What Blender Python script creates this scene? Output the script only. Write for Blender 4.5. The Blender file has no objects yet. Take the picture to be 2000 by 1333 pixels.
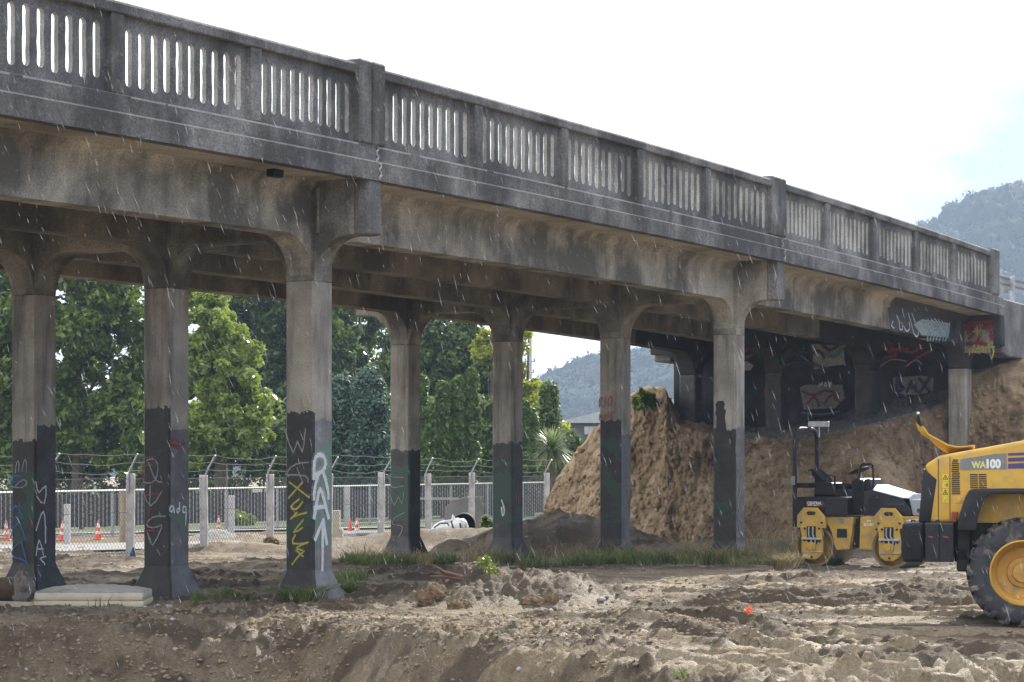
import bpy, bmesh, math, random
import numpy as np
from mathutils import Matrix, Vector
R = math.radians
random.seed(7); rng = np.random.default_rng(7)
S = bpy.context.scene; C = S.collection

# ------------------------------------------------------------------ camera, sky, sun
F, HY, CH = 4367.0, 920.5, 1.8           # focal length and horizon row of the photograph, eye height
cam = bpy.data.cameras.new("camera"); camo = bpy.data.objects.new("camera", cam); C.objects.link(camo)
cam.sensor_width = 36; cam.lens = F / 2000 * 36; cam.shift_y = (HY - 666.5) / 2000
cam.clip_start = .1; cam.clip_end = 6000
camo.location = (0, 0, CH); camo.rotation_euler = (R(90), 0, 0); S.camera = camo
SUN_AZ, SUN_EL = R(25.7), R(32)          # clockwise from +Y, elevation
sun = bpy.data.lights.new("sun", 'SUN'); suno = bpy.data.objects.new("sun", sun); C.objects.link(suno)
sun.energy = 5.0; sun.angle = R(.6); sun.color = (1, .94, .84)
suno.rotation_euler = (R(90) - SUN_EL, 0, R(180) - SUN_AZ); suno.location = (20, 40, 40)
W = bpy.data.worlds.new("World"); S.world = W; W.use_nodes = True
nt = W.node_tree; nt.nodes.clear()
def N(nt, t, **kw):
    n = nt.nodes.new(t)
    for k, v in kw.items():
        if k in n.inputs: n.inputs[k].default_value = v
        else: setattr(n, k, v)
    return n
sky = N(nt, 'ShaderNodeTexSky', sky_type='NISHITA', sun_disc=False, sun_elevation=SUN_EL, sun_rotation=SUN_AZ)
sky.air_density = 1.0; sky.dust_density = 1.5
tc = N(nt, 'ShaderNodeTexCoord')
mp = N(nt, 'ShaderNodeMapping'); mp.inputs['Scale'].default_value = (1, 1, 2.6)
no = N(nt, 'ShaderNodeTexNoise', Scale=4.5, Detail=7, Roughness=.58)
sep = N(nt, 'ShaderNodeSeparateXYZ')
grad = N(nt, 'ShaderNodeMath', operation='MULTIPLY_ADD'); grad.inputs[1].default_value = -4.0; grad.inputs[2].default_value = .12
zel = N(nt, 'ShaderNodeMath', operation='MULTIPLY_ADD'); zel.inputs[1].default_value = 3.1
ad = N(nt, 'ShaderNodeMath', operation='ADD')
rp = N(nt, 'ShaderNodeValToRGB'); rp.color_ramp.elements[0].position = .25; rp.color_ramp.elements[1].position = .78
mix = N(nt, 'ShaderNodeMix', data_type='RGBA')
hs = N(nt, 'ShaderNodeMix', data_type='RGBA'); hs.inputs['Factor'].default_value = .8
hs.inputs['B'].default_value = (3.2, 4.2, 6.2, 1)
bg = N(nt, 'ShaderNodeBackground', Strength=.1); ow = N(nt, 'ShaderNodeOutputWorld')
L = nt.links.new
L(tc.outputs['Generated'], mp.inputs[0]); L(mp.outputs[0], no.inputs['Vector']); L(tc.outputs['Generated'], sep.inputs[0])
L(sep.outputs['X'], grad.inputs[0]); L(sep.outputs['Z'], zel.inputs[0]); L(grad.outputs[0], zel.inputs[2]); L(zel.outputs[0], ad.inputs[0]); nm = N(nt, 'ShaderNodeMath', operation='MULTIPLY_ADD'); nm.inputs[1].default_value = 1.7; nm.inputs[2].default_value = -.35; L(no.outputs['Fac'], nm.inputs[0]); L(nm.outputs[0], ad.inputs[1])
L(ad.outputs[0], rp.inputs[0]); L(rp.outputs[0], mix.inputs['Factor'])
L(sky.outputs[0], hs.inputs['A']); L(hs.outputs['Result'], mix.inputs['A']); mix.inputs['B'].default_value = (13.5, 13.6, 13.8, 1)
L(mix.outputs['Result'], bg.inputs[0]); L(bg.outputs[0], ow.inputs[0])
S.view_settings.view_transform = 'Standard'; S.view_settings.look = 'None'; S.view_settings.gamma = 1
S.view_settings.exposure = 0.6
S.cycles.max_bounces = 6; S.cycles.diffuse_bounces = 4; S.cycles.transparent_max_bounces = 12

# ------------------------------------------------------------------ helpers
def at(px, py, D):                       # the point seen at pixel (px,py) of the 2000-wide photograph, D metres away
    return Vector(((px - 1000) / F * D, D, CH + (HY - py) / F * D))
def gx(px, D): return (px - 1000) / F * D
def tag(o, label=None, cat=None, group=None, kind=None):
    for k, v in (('label', label), ('category', cat), ('group', group), ('kind', kind)):
        if v: o[k] = v
    return o
def empty(name, loc=(0, 0, 0), rz=0, parent=None):
    o = bpy.data.objects.new(name, None); C.objects.link(o); o.location = loc; o.rotation_euler = (0, 0, rz)
    o.empty_display_size = .2; o.parent = parent
    return o
class MB:
    def __init__(s): s.v = []; s.f = []; s.m = []; s.mi = 0; s.M = None
    def add(s, vs, fs, mi=None):
        n = len(s.v)
        for p in vs:
            p = Vector(p)
            s.v.append(s.M @ p if s.M else p)
        for f in fs: s.f.append([i + n for i in f]); s.m.append(s.mi if mi is None else mi)
        return s
    def box(s, x0, x1, y0, y1, z0, z1, mi=None):
        return s.add([(x0,y0,z0),(x1,y0,z0),(x1,y1,z0),(x0,y1,z0),(x0,y0,z1),(x1,y0,z1),(x1,y1,z1),(x0,y1,z1)],
                     [(0,3,2,1),(4,5,6,7),(0,1,5,4),(1,2,6,5),(2,3,7,6),(3,0,4,7)], mi)
    def longbox(s, x0, x1, y0, y1, z0, z1, n, mi=None):
        return s.sweep([(y0,z0),(y1,z0),(y1,z1),(y0,z1)], x0, x1, n, mi)
    def sweep(s, prof, x0, x1, n, mi=None):      # (y,z) profile along x in n steps
        k = len(prof); vs = []; fs = []
        for i in range(n + 1):
            x = x0 + (x1 - x0) * i / n
            vs += [(x, y, z) for y, z in prof]
        for i in range(n):
            for j in range(k):
                a = i*k + j; b = i*k + (j+1) % k
                fs.append((a, b, b + k, a + k))
        fs.append(tuple(range(k))); fs.append(tuple(n*k + j for j in range(k))[::-1])
        return s.add(vs, fs, mi)
    def prism(s, pts, ax, a, b, mi=None):
        k = len(pts)
        if ax == 'x': P = lambda p, t: (t, p[0], p[1])
        elif ax == 'y': P = lambda p, t: (p[0], t, p[1])
        else: P = lambda p, t: (p[0], p[1], t)
        vs = [P(p, a) for p in pts] + [P(p, b) for p in pts]
        fs = [tuple(range(k))[::-1], tuple(range(k, 2*k))] + [(j, (j+1) % k, (j+1) % k + k, j + k) for j in range(k)]
        return s.add(vs, fs, mi)
    def tube(s, path, r, n=8, mi=None, closed=False):
        path = [Vector(p) for p in path]; m = len(path)
        rr = r if isinstance(r, (list, tuple)) else [r] * m
        vs = []; fs = []; up = Vector((0, 0, 1)); pu = None
        for i, p in enumerate(path):
            if closed: d = path[(i+1) % m] - path[i-1]
            else: d = path[min(i+1, m-1)] - path[max(i-1, 0)]
            d.normalize()
            if pu is None:
                u = d.cross(up)
                if u.length < .05: u = d.cross(Vector((1, 0, 0)))
            else: u = pu - d * pu.dot(d)
            u.normalize(); pu = u; w = d.cross(u)
            for j in range(n):
                a = 2*math.pi*j/n
                vs.append(p + (u*math.cos(a) + w*math.sin(a)) * rr[i])
        for i in range(m if closed else m - 1):
            for j in range(n):
                a = i*n + j; b = i*n + (j+1) % n; i2 = (i+1) % m
                fs.append((a, b, i2*n + (j+1) % n, i2*n + j))
        if not closed:
            fs.append(tuple(range(n))[::-1]); fs.append(tuple((m-1)*n + j for j in range(n)))
        return s.add(vs, fs, mi)
    def lathe(s, prof, ax='z', c=(0, 0, 0), n=24, mi=None, closed=False, cap=True):  # profile of (radius, along)
        vs = []; fs = []; k = len(prof)
        for r, t in prof:
            for j in range(n):
                a = 2*math.pi*j/n; p, q = r*math.cos(a), r*math.sin(a)
                v = (p, q, t) if ax == 'z' else ((p, t, q) if ax == 'y' else (t, p, q))
                vs.append((v[0]+c[0], v[1]+c[1], v[2]+c[2]))
        for i in range(k if closed else k - 1):
            i2 = (i+1) % k
            for j in range(n): fs.append((i*n+j, i*n+(j+1) % n, i2*n+(j+1) % n, i2*n+j))
        if not closed and cap:
            fs.append(tuple(range(n))[::-1]); fs.append(tuple((k-1)*n+j for j in range(n)))
        return s.add(vs, fs, mi)
    def build(s, name, mats, parent=None, smooth=False, bevel=0, loc=None, rz=0, fn=None, seg=1, angle=None):
        if not isinstance(mats, (list, tuple)): mats = [mats]
        me = bpy.data.meshes.new(name)
        vs = [fn(v) for v in s.v] if fn else s.v
        me.from_pydata([tuple(v) for v in vs], [], s.f)
        for m in mats: me.materials.append(m)
        me.polygons.foreach_set('material_index', s.m)
        bm = bmesh.new(); bm.from_mesh(me)
        bmesh.ops.recalc_face_normals(bm, faces=bm.faces)
        if bevel:
            es = [e for e in bm.edges if len(e.link_faces) == 2 and e.calc_face_angle(0) > R(28)]
            bmesh.ops.bevel(bm, geom=es, offset=bevel, segments=seg, affect='EDGES', profile=.6, clamp_overlap=True)
        bm.to_mesh(me); bm.free()
        if smooth:
            me.polygons.foreach_set('use_smooth', [True] * len(me.polygons))
            try: me.set_sharp_from_angle(angle=angle or R(38))
            except Exception: pass
        o = bpy.data.objects.new(name, me); C.objects.link(o); o.parent = parent
        if loc is not None: o.location = loc
        o.rotation_euler = (0, 0, rz)
        return o
def npmesh(name, V, Fq, mat, parent=None, smooth=False, attr=None, loc=None):   # numpy verts and equal-sized faces
    me = bpy.data.meshes.new(name); k = Fq.shape[1]
    me.vertices.add(len(V)); me.vertices.foreach_set('co', np.ascontiguousarray(V, np.float32).ravel())
    me.loops.add(Fq.size); me.loops.foreach_set('vertex_index', Fq.astype(np.int32).ravel())
    me.polygons.add(len(Fq)); me.polygons.foreach_set('loop_start', np.arange(0, Fq.size, k, dtype=np.int32))
    try: me.polygons.foreach_set('loop_total', np.full(len(Fq), k, np.int32))
    except Exception: pass
    if smooth: me.polygons.foreach_set('use_smooth', np.ones(len(Fq), bool))
    if attr is not None:
        for an, av in attr.items():
            a = me.attributes.new(an, 'FLOAT', 'POINT'); a.data.foreach_set('value', av.astype(np.float32))
    me.update(calc_edges=True); me.validate()
    for m in (mat if isinstance(mat, (list, tuple)) else [mat]): me.materials.append(m)
    o = bpy.data.objects.new(name, me); C.objects.link(o); o.parent = parent
    if loc is not None: o.location = loc
    return o
def _h(ix, iy, seed):
    with np.errstate(over='ignore'):
        h = (ix.astype(np.int64)*374761393 + iy.astype(np.int64)*668265263 + seed*1442695040888963) & 0x7fffffff
        h = ((h ^ (h >> 13)) * 1274126177) & 0x7fffffff
        h = ((h ^ (h >> 16)) * 2246822519) & 0x7fffffff
    return ((h ^ (h >> 15)) & 0xffff) / 65535.0
def vn(x, y, seed=0):
    x = np.asarray(x, float); y = np.asarray(y, float)
    ix = np.floor(x); iy = np.floor(y); fx = x-ix; fy = y-iy
    fx = fx*fx*fx*(fx*(fx*6-15)+10); fy = fy*fy*fy*(fy*(fy*6-15)+10)
    a = _h(ix, iy, seed); b = _h(ix+1, iy, seed); c = _h(ix, iy+1, seed); d = _h(ix+1, iy+1, seed)
    return (a*(1-fx)+b*fx)*(1-fy) + (c*(1-fx)+d*fx)*fy
def fbm(x, y, o=4, seed=0, g=.5):
    t = 0; a = 1; s = 0
    for i in range(o):
        t = t + a*(vn(x*2**i + 17.3*i, y*2**i - 9.1*i, seed+i)*2-1); s += a; a *= g
    return t/s
def ss(a, b, x):
    t = np.clip((np.asarray(x, float)-a)/(b-a), 0, 1); return t*t*(3-2*t)

# ------------------------------------------------------------------ materials
def newmat(name):
    m = bpy.data.materials.new(name); m.use_nodes = True
    nt = m.node_tree; p = nt.nodes['Principled BSDF']
    return m, nt, p
def ramp(nt, stops):
    r = nt.nodes.new('ShaderNodeValToRGB'); e = r.color_ramp.elements
    while len(e) < len(stops): e.new(.5)
    for i, (pos, c) in enumerate(stops):
        e[i].position = pos; e[i].color = (c[0], c[1], c[2], 1) if not isinstance(c, (int, float)) else (c, c, c, 1)
    return r
def noise(nt, scale, detail=5, rough=.55, vec=None, sc=None):
    n = N(nt, 'ShaderNodeTexNoise', Scale=scale, Detail=detail, Roughness=rough)
    if vec is not None:
        if sc is not None:
            m = N(nt, 'ShaderNodeMapping'); m.inputs['Scale'].default_value = sc
            nt.links.new(vec, m.inputs[0]); nt.links.new(m.outputs[0], n.inputs['Vector'])
        else: nt.links.new(vec, n.inputs['Vector'])
    return n
def mixc(nt, fac, a, b, blend='MIX'):
    m = N(nt, 'ShaderNodeMix', data_type='RGBA', blend_type=blend)
    for s, v in (('Factor', fac), ('A', a), ('B', b)):
        if isinstance(v, bpy.types.NodeSocket): nt.links.new(v, m.inputs[s])
        elif isinstance(v, (int, float)): m.inputs[s].default_value = v if s == 'Factor' else (v, v, v, 1)
        else: m.inputs[s].default_value = (*v[:3], 1)
    return m.outputs['Result']
def mth(nt, op, a, b=None, c=None):
    m = N(nt, 'ShaderNodeMath', operation=op)
    for i, v in enumerate((a, b, c)):
        if v is None: continue
        if isinstance(v, bpy.types.NodeSocket): nt.links.new(v, m.inputs[i])
        else: m.inputs[i].default_value = v
    return m.outputs[0]
def bump(nt, p, h, strength=.4, dist=.02):
    b = N(nt, 'ShaderNodeBump', Strength=strength, Distance=dist); nt.links.new(h, b.inputs['Height']); nt.links.new(b.outputs[0], p.inputs['Normal'])
def plain(name, col, rough=.6, var=.25, scale=6, metal=0, bmp=.0, dirt=None, dirts=3, dirtlo=.5, dirthi=.7, spec=.5):
    m, nt, p = newmat(name); tc = N(nt, 'ShaderNodeTexCoord').outputs['Object']
    n = noise(nt, scale, 6, .6, tc)
    lo = [c*(1-var) for c in col]; hi = [min(1, c*(1+var)) for c in col]
    r = ramp(nt, [(.3, lo), (.7, hi)]); nt.links.new(n.outputs['Fac'], r.inputs[0]); col_s = r.outputs[0]
    if dirt is not None:
        d = noise(nt, dirts, 7, .65, tc); dr = ramp(nt, [(dirtlo, 0.), (dirthi, 1.)]); nt.links.new(d.outputs['Fac'], dr.inputs[0])
        col_s = mixc(nt, dr.outputs[0], col_s, dirt)
    nt.links.new(col_s, p.inputs['Base Color']); p.inputs['Roughness'].default_value = rough; p.inputs['Metallic'].default_value = metal
    p.inputs['Specular IOR Level'].default_value = spec
    if bmp: bump(nt, p, n.outputs['Fac'], bmp, .01)
    return m
def concrete(name, c1, c2, stain, amount=.5, streak=1.0, grain=60, bmp=.5, paintx=None):
    m, nt, p = newmat(name); tc = N(nt, 'ShaderNodeTexCoord').outputs['Object']
    a = noise(nt, 1.3, 7, .6, tc); ra = ramp(nt, [(.32, c1), (.68, c2)]); nt.links.new(a.outputs['Fac'], ra.inputs[0])
    g = noise(nt, grain, 3, .7, tc); rg = ramp(nt, [(.3, .45), (.7, 1.5)]); nt.links.new(g.outputs['Fac'], rg.inputs[0])
    col = mixc(nt, .8, ra.outputs[0], rg.outputs[0], 'MULTIPLY')
    s = noise(nt, 2.2, 6, .65, tc, (1, 1, .22)); b = noise(nt, .7, 5, .6, tc)
    t = mth(nt, 'MULTIPLY_ADD', s.outputs['Fac'], .5*streak, b.outputs['Fac'])
    hi = .72 + .5*streak*.5 - .3*amount
    rs = ramp(nt, [(max(0, hi-.16), 0.), (min(1, hi+.06), 1.)]); nt.links.new(t, rs.inputs[0])
    col = mixc(nt, mth(nt, 'MULTIPLY', rs.outputs[0], .85), col, stain)
    f = noise(nt, 14, 5, .7, tc); rf = ramp(nt, [(.60, 0.), (.72, 1.)]); nt.links.new(f.outputs['Fac'], rf.inputs[0])
    col = mixc(nt, mth(nt, 'MULTIPLY', rf.outputs[0], .45), col, [c*1.35 for c in c2])
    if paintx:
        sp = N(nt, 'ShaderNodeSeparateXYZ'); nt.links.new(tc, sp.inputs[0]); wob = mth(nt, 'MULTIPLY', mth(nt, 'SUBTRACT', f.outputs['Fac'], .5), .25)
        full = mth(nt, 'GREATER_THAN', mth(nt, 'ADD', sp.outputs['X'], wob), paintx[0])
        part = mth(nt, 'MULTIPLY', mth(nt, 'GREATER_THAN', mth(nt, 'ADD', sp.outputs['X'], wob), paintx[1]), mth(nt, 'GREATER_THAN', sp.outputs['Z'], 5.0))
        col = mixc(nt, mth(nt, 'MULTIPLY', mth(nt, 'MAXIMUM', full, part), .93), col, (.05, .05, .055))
    nt.links.new(col, p.inputs['Base Color']); p.inputs['Roughness'].default_value = .85; p.inputs['Specular IOR Level'].default_value = .3
    bump(nt, p, mth(nt, 'ADD', g.outputs['Fac'], mth(nt, 'MULTIPLY', f.outputs['Fac'], .8)), bmp, .012)
    return m
M = {}
M['weathered'] = concrete('weathered_concrete', (.16, .157, .153), (.31, .302, .295), (.062, .06, .06), .62, 1.1, 30, 1.3)
M['ledge'] = concrete('sunlit_ledge_concrete', (.36, .35, .34), (.5, .48, .46), (.2, .195, .19), .4, .6, 45, .6)  # paler than the beam: sun caught on the ledges is put into the colour
M['reveal'] = concrete('pale_slot_concrete', (.3, .3, .285), (.42, .42, .4), (.11, .11, .105), .42, .9, 60, .5)  # slot walls, paler than the panel faces
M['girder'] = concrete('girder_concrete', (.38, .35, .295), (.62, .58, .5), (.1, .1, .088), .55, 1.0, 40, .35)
M['soffit'] = concrete('soffit_concrete', (.5, .46, .38), (.66, .61, .52), (.22, .2, .165), .35, .3, 40, .3)
M['inner'] = concrete('dark_inner_concrete', (.21, .19, .165), (.34, .31, .27), (.08, .072, .066), .55, .8, 40, .35)  # darker tone for the girders behind the front one
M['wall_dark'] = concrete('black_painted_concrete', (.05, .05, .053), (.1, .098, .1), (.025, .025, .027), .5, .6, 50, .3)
M['wing'] = concrete('wingwall_concrete', (.2, .19, .19), (.3, .285, .28), (.1, .1, .1), .5, .9, 45, .5)
M['cap'] = concrete('bent_concrete', (.27, .245, .205), (.48, .445, .385), (.075, .07, .062), .6, 1.0, 45, .4)
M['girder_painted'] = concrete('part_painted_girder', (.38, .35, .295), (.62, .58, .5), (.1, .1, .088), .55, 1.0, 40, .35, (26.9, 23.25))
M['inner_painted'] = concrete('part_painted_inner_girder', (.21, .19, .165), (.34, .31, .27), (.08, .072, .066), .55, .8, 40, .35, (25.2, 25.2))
def column_mat():
    m, nt, p = newmat('column_concrete_and_paint'); L = nt.links.new
    tcn = N(nt, 'ShaderNodeTexCoord'); tc = tcn.outputs['Object']
    oi = N(nt, 'ShaderNodeObjectInfo'); sh = N(nt, 'ShaderNodeVectorMath', operation='ADD'); L(tc, sh.inputs[0])
    cb = N(nt, 'ShaderNodeCombineXYZ'); L(mth(nt, 'MULTIPLY', oi.outputs['Random'], 50), cb.inputs[0]); L(cb.outputs[0], sh.inputs[1]); vec = sh.outputs[0]
    a = noise(nt, 1.6, 7, .6, vec); ra = ramp(nt, [(.3, (.25, .225, .19)), (.7, (.47, .435, .38))]); L(a.outputs['Fac'], ra.inputs[0])
    g = noise(nt, 55, 3, .7, vec); rg = ramp(nt, [(.25, .6), (.75, 1.3)]); L(g.outputs['Fac'], rg.inputs[0])
    col = mixc(nt, .8, ra.outputs[0], rg.outputs[0], 'MULTIPLY')
    s = noise(nt, 4, 6, .65, vec, (1, 1, .12)); rs = ramp(nt, [(.48, 0.), (.66, 1.)]); L(s.outputs['Fac'], rs.inputs[0])
    col = mixc(nt, mth(nt, 'MULTIPLY', rs.outputs[0], .7), col, (.075, .068, .06))
    def attr(n): return N(nt, 'ShaderNodeAttribute', attribute_type='OBJECT', attribute_name=n).outputs['Fac']
    sepn = N(nt, 'ShaderNodeSeparateXYZ'); L(tcn.outputs['Normal'], sepn.inputs[0])
    sepp = N(nt, 'ShaderNodeSeparateXYZ'); L(tc, sepp.inputs[0])
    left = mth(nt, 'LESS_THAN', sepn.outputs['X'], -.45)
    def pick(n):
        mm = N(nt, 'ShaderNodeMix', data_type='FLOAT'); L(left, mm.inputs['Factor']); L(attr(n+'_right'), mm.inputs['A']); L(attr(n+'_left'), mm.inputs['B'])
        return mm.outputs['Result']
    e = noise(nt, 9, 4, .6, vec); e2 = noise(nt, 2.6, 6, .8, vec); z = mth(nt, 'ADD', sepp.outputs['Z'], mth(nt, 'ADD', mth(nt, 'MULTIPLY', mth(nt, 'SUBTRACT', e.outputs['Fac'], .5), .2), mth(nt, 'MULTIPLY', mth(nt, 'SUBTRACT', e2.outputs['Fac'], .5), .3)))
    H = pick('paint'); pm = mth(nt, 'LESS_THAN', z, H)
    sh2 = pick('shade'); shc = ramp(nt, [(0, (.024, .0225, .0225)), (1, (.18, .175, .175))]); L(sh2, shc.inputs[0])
    pv = noise(nt, 3.2, 7, .72, vec); prv = ramp(nt, [(.32, .6), (.5, 1.), (.6, 1.25), (.7, 2.1)]); L(pv.outputs['Fac'], prv.inputs[0])
    pc = mixc(nt, 1.0, shc.outputs[0], prv.outputs[0], 'MULTIPLY')
    gn = noise(nt, 2.3, 4, .5, vec); ge = mth(nt, 'GREATER_THAN', mth(nt, 'ADD', gn.outputs['Fac'], pick('green')), .98)
    band = mth(nt, 'MULTIPLY', mth(nt, 'LESS_THAN', z, mth(nt, 'SUBTRACT', H, .35)), mth(nt, 'GREATER_THAN', z, .75))
    gsh = ramp(nt, [(0, (.022, .05, .034)), (1, (.14, .21, .17))]); L(sh2, gsh.inputs[0])
    pc = mixc(nt, mth(nt, 'MULTIPLY', ge, band), pc, gsh.outputs[0])
    sc = noise(nt, 22, 4, .75, vec); rsc = ramp(nt, [(.69, 0.), (.72, 1.)]); L(sc.outputs['Fac'], rsc.inputs[0])
    pc = mixc(nt, mth(nt, 'MULTIPLY', rsc.outputs[0], .5), pc, (.2, .19, .17))
    L(mixc(nt, pm, col, pc), p.inputs['Base Color'])
    rr = N(nt, 'ShaderNodeMix', data_type='FLOAT'); L(pm, rr.inputs['Factor']); rr.inputs['A'].default_value = .8; rr.inputs['B'].default_value = .5; L(rr.outputs['Result'], p.inputs['Roughness'])
    p.inputs['Specular IOR Level'].default_value = .35
    bump(nt, p, g.outputs['Fac'], .45, .01)
    return m
M['column'] = column_mat()
def paint(n, c, r=.55): return plain(n, c, r, .12, 18)
def spray(n, c, worn=.38):
    m = plain(n, c, .6, .25, 18); nt = m.node_tree; tc = N(nt, 'ShaderNodeTexCoord').outputs['Object']
    a = noise(nt, 7, 6, .7, tc); r = ramp(nt, [(worn-.1, .4), (worn+.08, .97)]); nt.links.new(a.outputs['Fac'], r.inputs[0]); nt.links.new(r.outputs[0], nt.nodes['Principled BSDF'].inputs['Alpha'])
    return m
M['sp_white'] = plain('white_spray_paint', (.62, .63, .64), .6, .15, 20, dirt=(.3, .3, .3), dirts=16, dirtlo=.6, dirthi=.75)
M['sp_grey'] = spray('grey_spray_paint', (.22, .22, .23)); M['sp_red'] = spray('red_spray_paint', (.22, .03, .035))
M['sp_blue'] = spray('blue_spray_paint', (.035, .09, .22)); M['sp_yellow'] = spray('yellow_spray_paint', (.42, .36, .07))
M['sp_cream'] = spray('cream_wall_paint', (.3, .28, .24)); M['sp_navy'] = spray('navy_spray_paint', (.03, .04, .09))
M['sp_sky'] = spray('pale_blue_spray_paint', (.35, .45, .5)); M['sp_black'] = paint('black_spray_paint', (.02, .02, .022))
M['sp_pink'] = spray('faded_red_spray_paint', (.36, .12, .12)); M['sp_teal'] = spray('teal_spray_paint', (.05, .16, .17))
# machine paints
M['yellow'] = plain('machine_yellow_paint', (.6, .355, .045), .5, .1, 3, dirt=(.36, .26, .13), dirts=5, dirtlo=.5, dirthi=.78, bmp=.05)
M['ryellow'] = plain('dusty_yellow_paint', (.52, .32, .045), .55, .12, 4, dirt=(.28, .2, .11), dirts=6, dirtlo=.45, dirthi=.72, bmp=.08)
M['black'] = plain('black_machine_paint', (.012, .0125, .015), .45, .3, 8, dirt=(.055, .05, .045), dirts=5, dirtlo=.55, dirthi=.85, spec=.2)
M['dgrey'] = plain('dark_grey_panel', (.024, .026, .031), .42, .2, 6, dirt=(.06, .055, .05), dirts=4, dirtlo=.55, dirthi=.85, spec=.2)
M['disc'] = plain('dirty_shaded_disc_paint', (.3, .185, .03), .55, .2, 4, dirt=(.16, .12, .075), dirts=4, dirtlo=.45, dirthi=.7)  # dirt, plus the shade of the dished drum end put into the colour
M['silver'] = plain('silver_hood', (.3, .315, .35), .45, .08, 5)
M['steel'] = plain('galvanised_steel', (.42, .44, .46), .45, .18, 12, metal=.55)
M['drum'] = plain('worn_drum_steel', (.2, .17, .14), .5, .25, 6, metal=.4, dirt=(.3, .22, .14), dirts=3)
M['vinyl'] = plain('wet_black_vinyl', (.014, .014, .016), .7, .2, 9, spec=.0)
M['tyre'] = plain('tyre_rubber', (.03, .032, .038), .7, .3, 9, dirt=(.22, .18, .14), dirts=5, dirtlo=.52, dirthi=.68, bmp=.3)
M['mud_tyre'] = plain('muddy_tread_rubber', (.035, .034, .036), .85, .3, 9, dirt=(.2, .17, .135), dirts=7, dirtlo=.46, dirthi=.66, bmp=.5)
M['orange_rim'] = plain('mustard_rim_paint', (.52, .28, .04), .5, .12, 4, dirt=(.2, .14, .08), dirts=4, dirtlo=.5, dirthi=.72)
M['decal_grey'] = paint('grey_decal', (.17, .19, .21), .4); M['decal_white'] = paint('white_lettering', (.75, .75, .72), .4)
M['decal_yellow'] = paint('yellow_lettering', (.7, .6, .12), .4); M['decal_purple'] = paint('purple_stripe', (.06, .04, .17), .4)
M['sticker'] = paint('yellow_sticker', (.68, .52, .03), .4); M['hole'] = paint('dark_recess', (.012, .012, .013), .8)
M['red_sign'] = paint('red_sign_edge', (.4, .03, .03), .4); M['rust'] = paint('rusty_red', (.25, .06, .03), .7)
M['cone'] = plain('orange_cone_plastic', (.78, .1, .03), .5, .1, 5); M['reflect'] = plain('white_reflective_band', (.75, .75, .75), .5, .08, 9)
M['rubber'] = plain('black_rubber', (.03, .03, .03), .8, .2, 9)
M['fpost'] = plain('white_concrete_post', (.5, .49, .5), .8, .12, 5, dirt=(.3, .29, .26), dirts=6, bmp=.3)
M['wire'] = plain('galvanised_wire', (.17, .172, .175), .8, .1, 9, spec=.1)
M['bark'] = plain('bark', (.1, .08, .06), .9, .35, 8, bmp=.6)
M['timber'] = plain('weathered_timber', (.32, .25, .17), .8, .25, 7, bmp=.3)
M['pale_timber'] = plain('pale_timber', (.48, .42, .33), .8, .2, 7, bmp=.3)
M['dark_fence'] = plain('dark_fence_boards', (.06, .058, .06), .8, .3, 3)
M['block'] = plain('concrete_block', (.45, .44, .42), .85, .15, 8, bmp=.3)
M['bag'] = plain('woven_white_bag', (.68, .69, .71), .6, .1, 8, bmp=.3)
M['strap'] = plain('dark_bag_strap', (.04, .04, .045), .7, .2, 9)
M['pipe'] = plain('black_plastic_pipe', (.02, .021, .023), .85, .2, 6)
M['roof'] = plain('pale_roof_sheet', (.42, .44, .46), .5, .1, 5)
M['shed'] = plain('grey_shed_cladding', (.11, .115, .125), .7, .15, 3)
M['matt_top'] = plain('faded_quilted_ticking', (.45, .43, .39), .9, .12, 14, bmp=.4, dirt=(.25, .22, .18), dirts=4, dirtlo=.55, dirthi=.8)
M['matt_side'] = plain('cream_mattress_border', (.66, .6, .49), .8, .08, 8, dirt=(.4, .33, .24), dirts=3, dirtlo=.55, dirthi=.85)
M['piping'] = plain('golden_piping', (.55, .4, .15), .7, .1, 9)
M['cloth'] = plain('dirty_grey_cloth', (.2, .18, .155), .9, .2, 8, bmp=.5, dirt=(.14, .11, .09), dirts=6)
M['log'] = plain('rotten_log', (.1, .07, .05), .95, .35, 6, bmp=.8)
M['flag'] = plain('fluorescent_orange_tape', (.95, .16, .04), .5, .1, 20)
M['root'] = plain('reddish_root_wood', (.13, .075, .05), .9, .35, 9, bmp=.7)
def leafmat(name, c1, c2, trans=.35, gloss=.35):
    m, nt, p = newmat(name); L = nt.links.new
    g = N(nt, 'ShaderNodeNewGeometry'); r = ramp(nt, [(0, c1), (1, c2)]); L(g.outputs['Random Per Island'], r.inputs[0])
    nz = noise(nt, 1.1, 4, .6, N(nt, 'ShaderNodeTexCoord').outputs['Object']); rz = ramp(nt, [(.3, .5), (.7, 1.45)]); L(nz.outputs['Fac'], rz.inputs[0]); cc = mixc(nt, 1.0, r.outputs[0], rz.outputs[0], 'MULTIPLY')
    L(cc, p.inputs['Base Color']); p.inputs['Roughness'].default_value = gloss
    t = N(nt, 'ShaderNodeBsdfTranslucent'); h = N(nt, 'ShaderNodeHueSaturation', Saturation=1.15, Value=1.6, Hue=.485); L(cc, h.inputs['Color']); L(h.outputs[0], t.inputs[0])
    mx = N(nt, 'ShaderNodeMixShader', Fac=trans); out = nt.nodes['Material Output']
    L(p.outputs[0], mx.inputs[1]); L(t.outputs[0], mx.inputs[2]); L(mx.outputs[0], out.inputs[0])
    return m
M['lf_dark'] = leafmat('dark_leaves', (.05, .095, .022), (.14, .205, .045), .28, .25)
M['lf_mid'] = leafmat('mid_green_leaves', (.085, .14, .028), (.2, .28, .06), .35, .25)
M['lf_bright'] = leafmat('bright_green_leaves', (.16, .235, .04), (.34, .42, .11), .35, .2)
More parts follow.
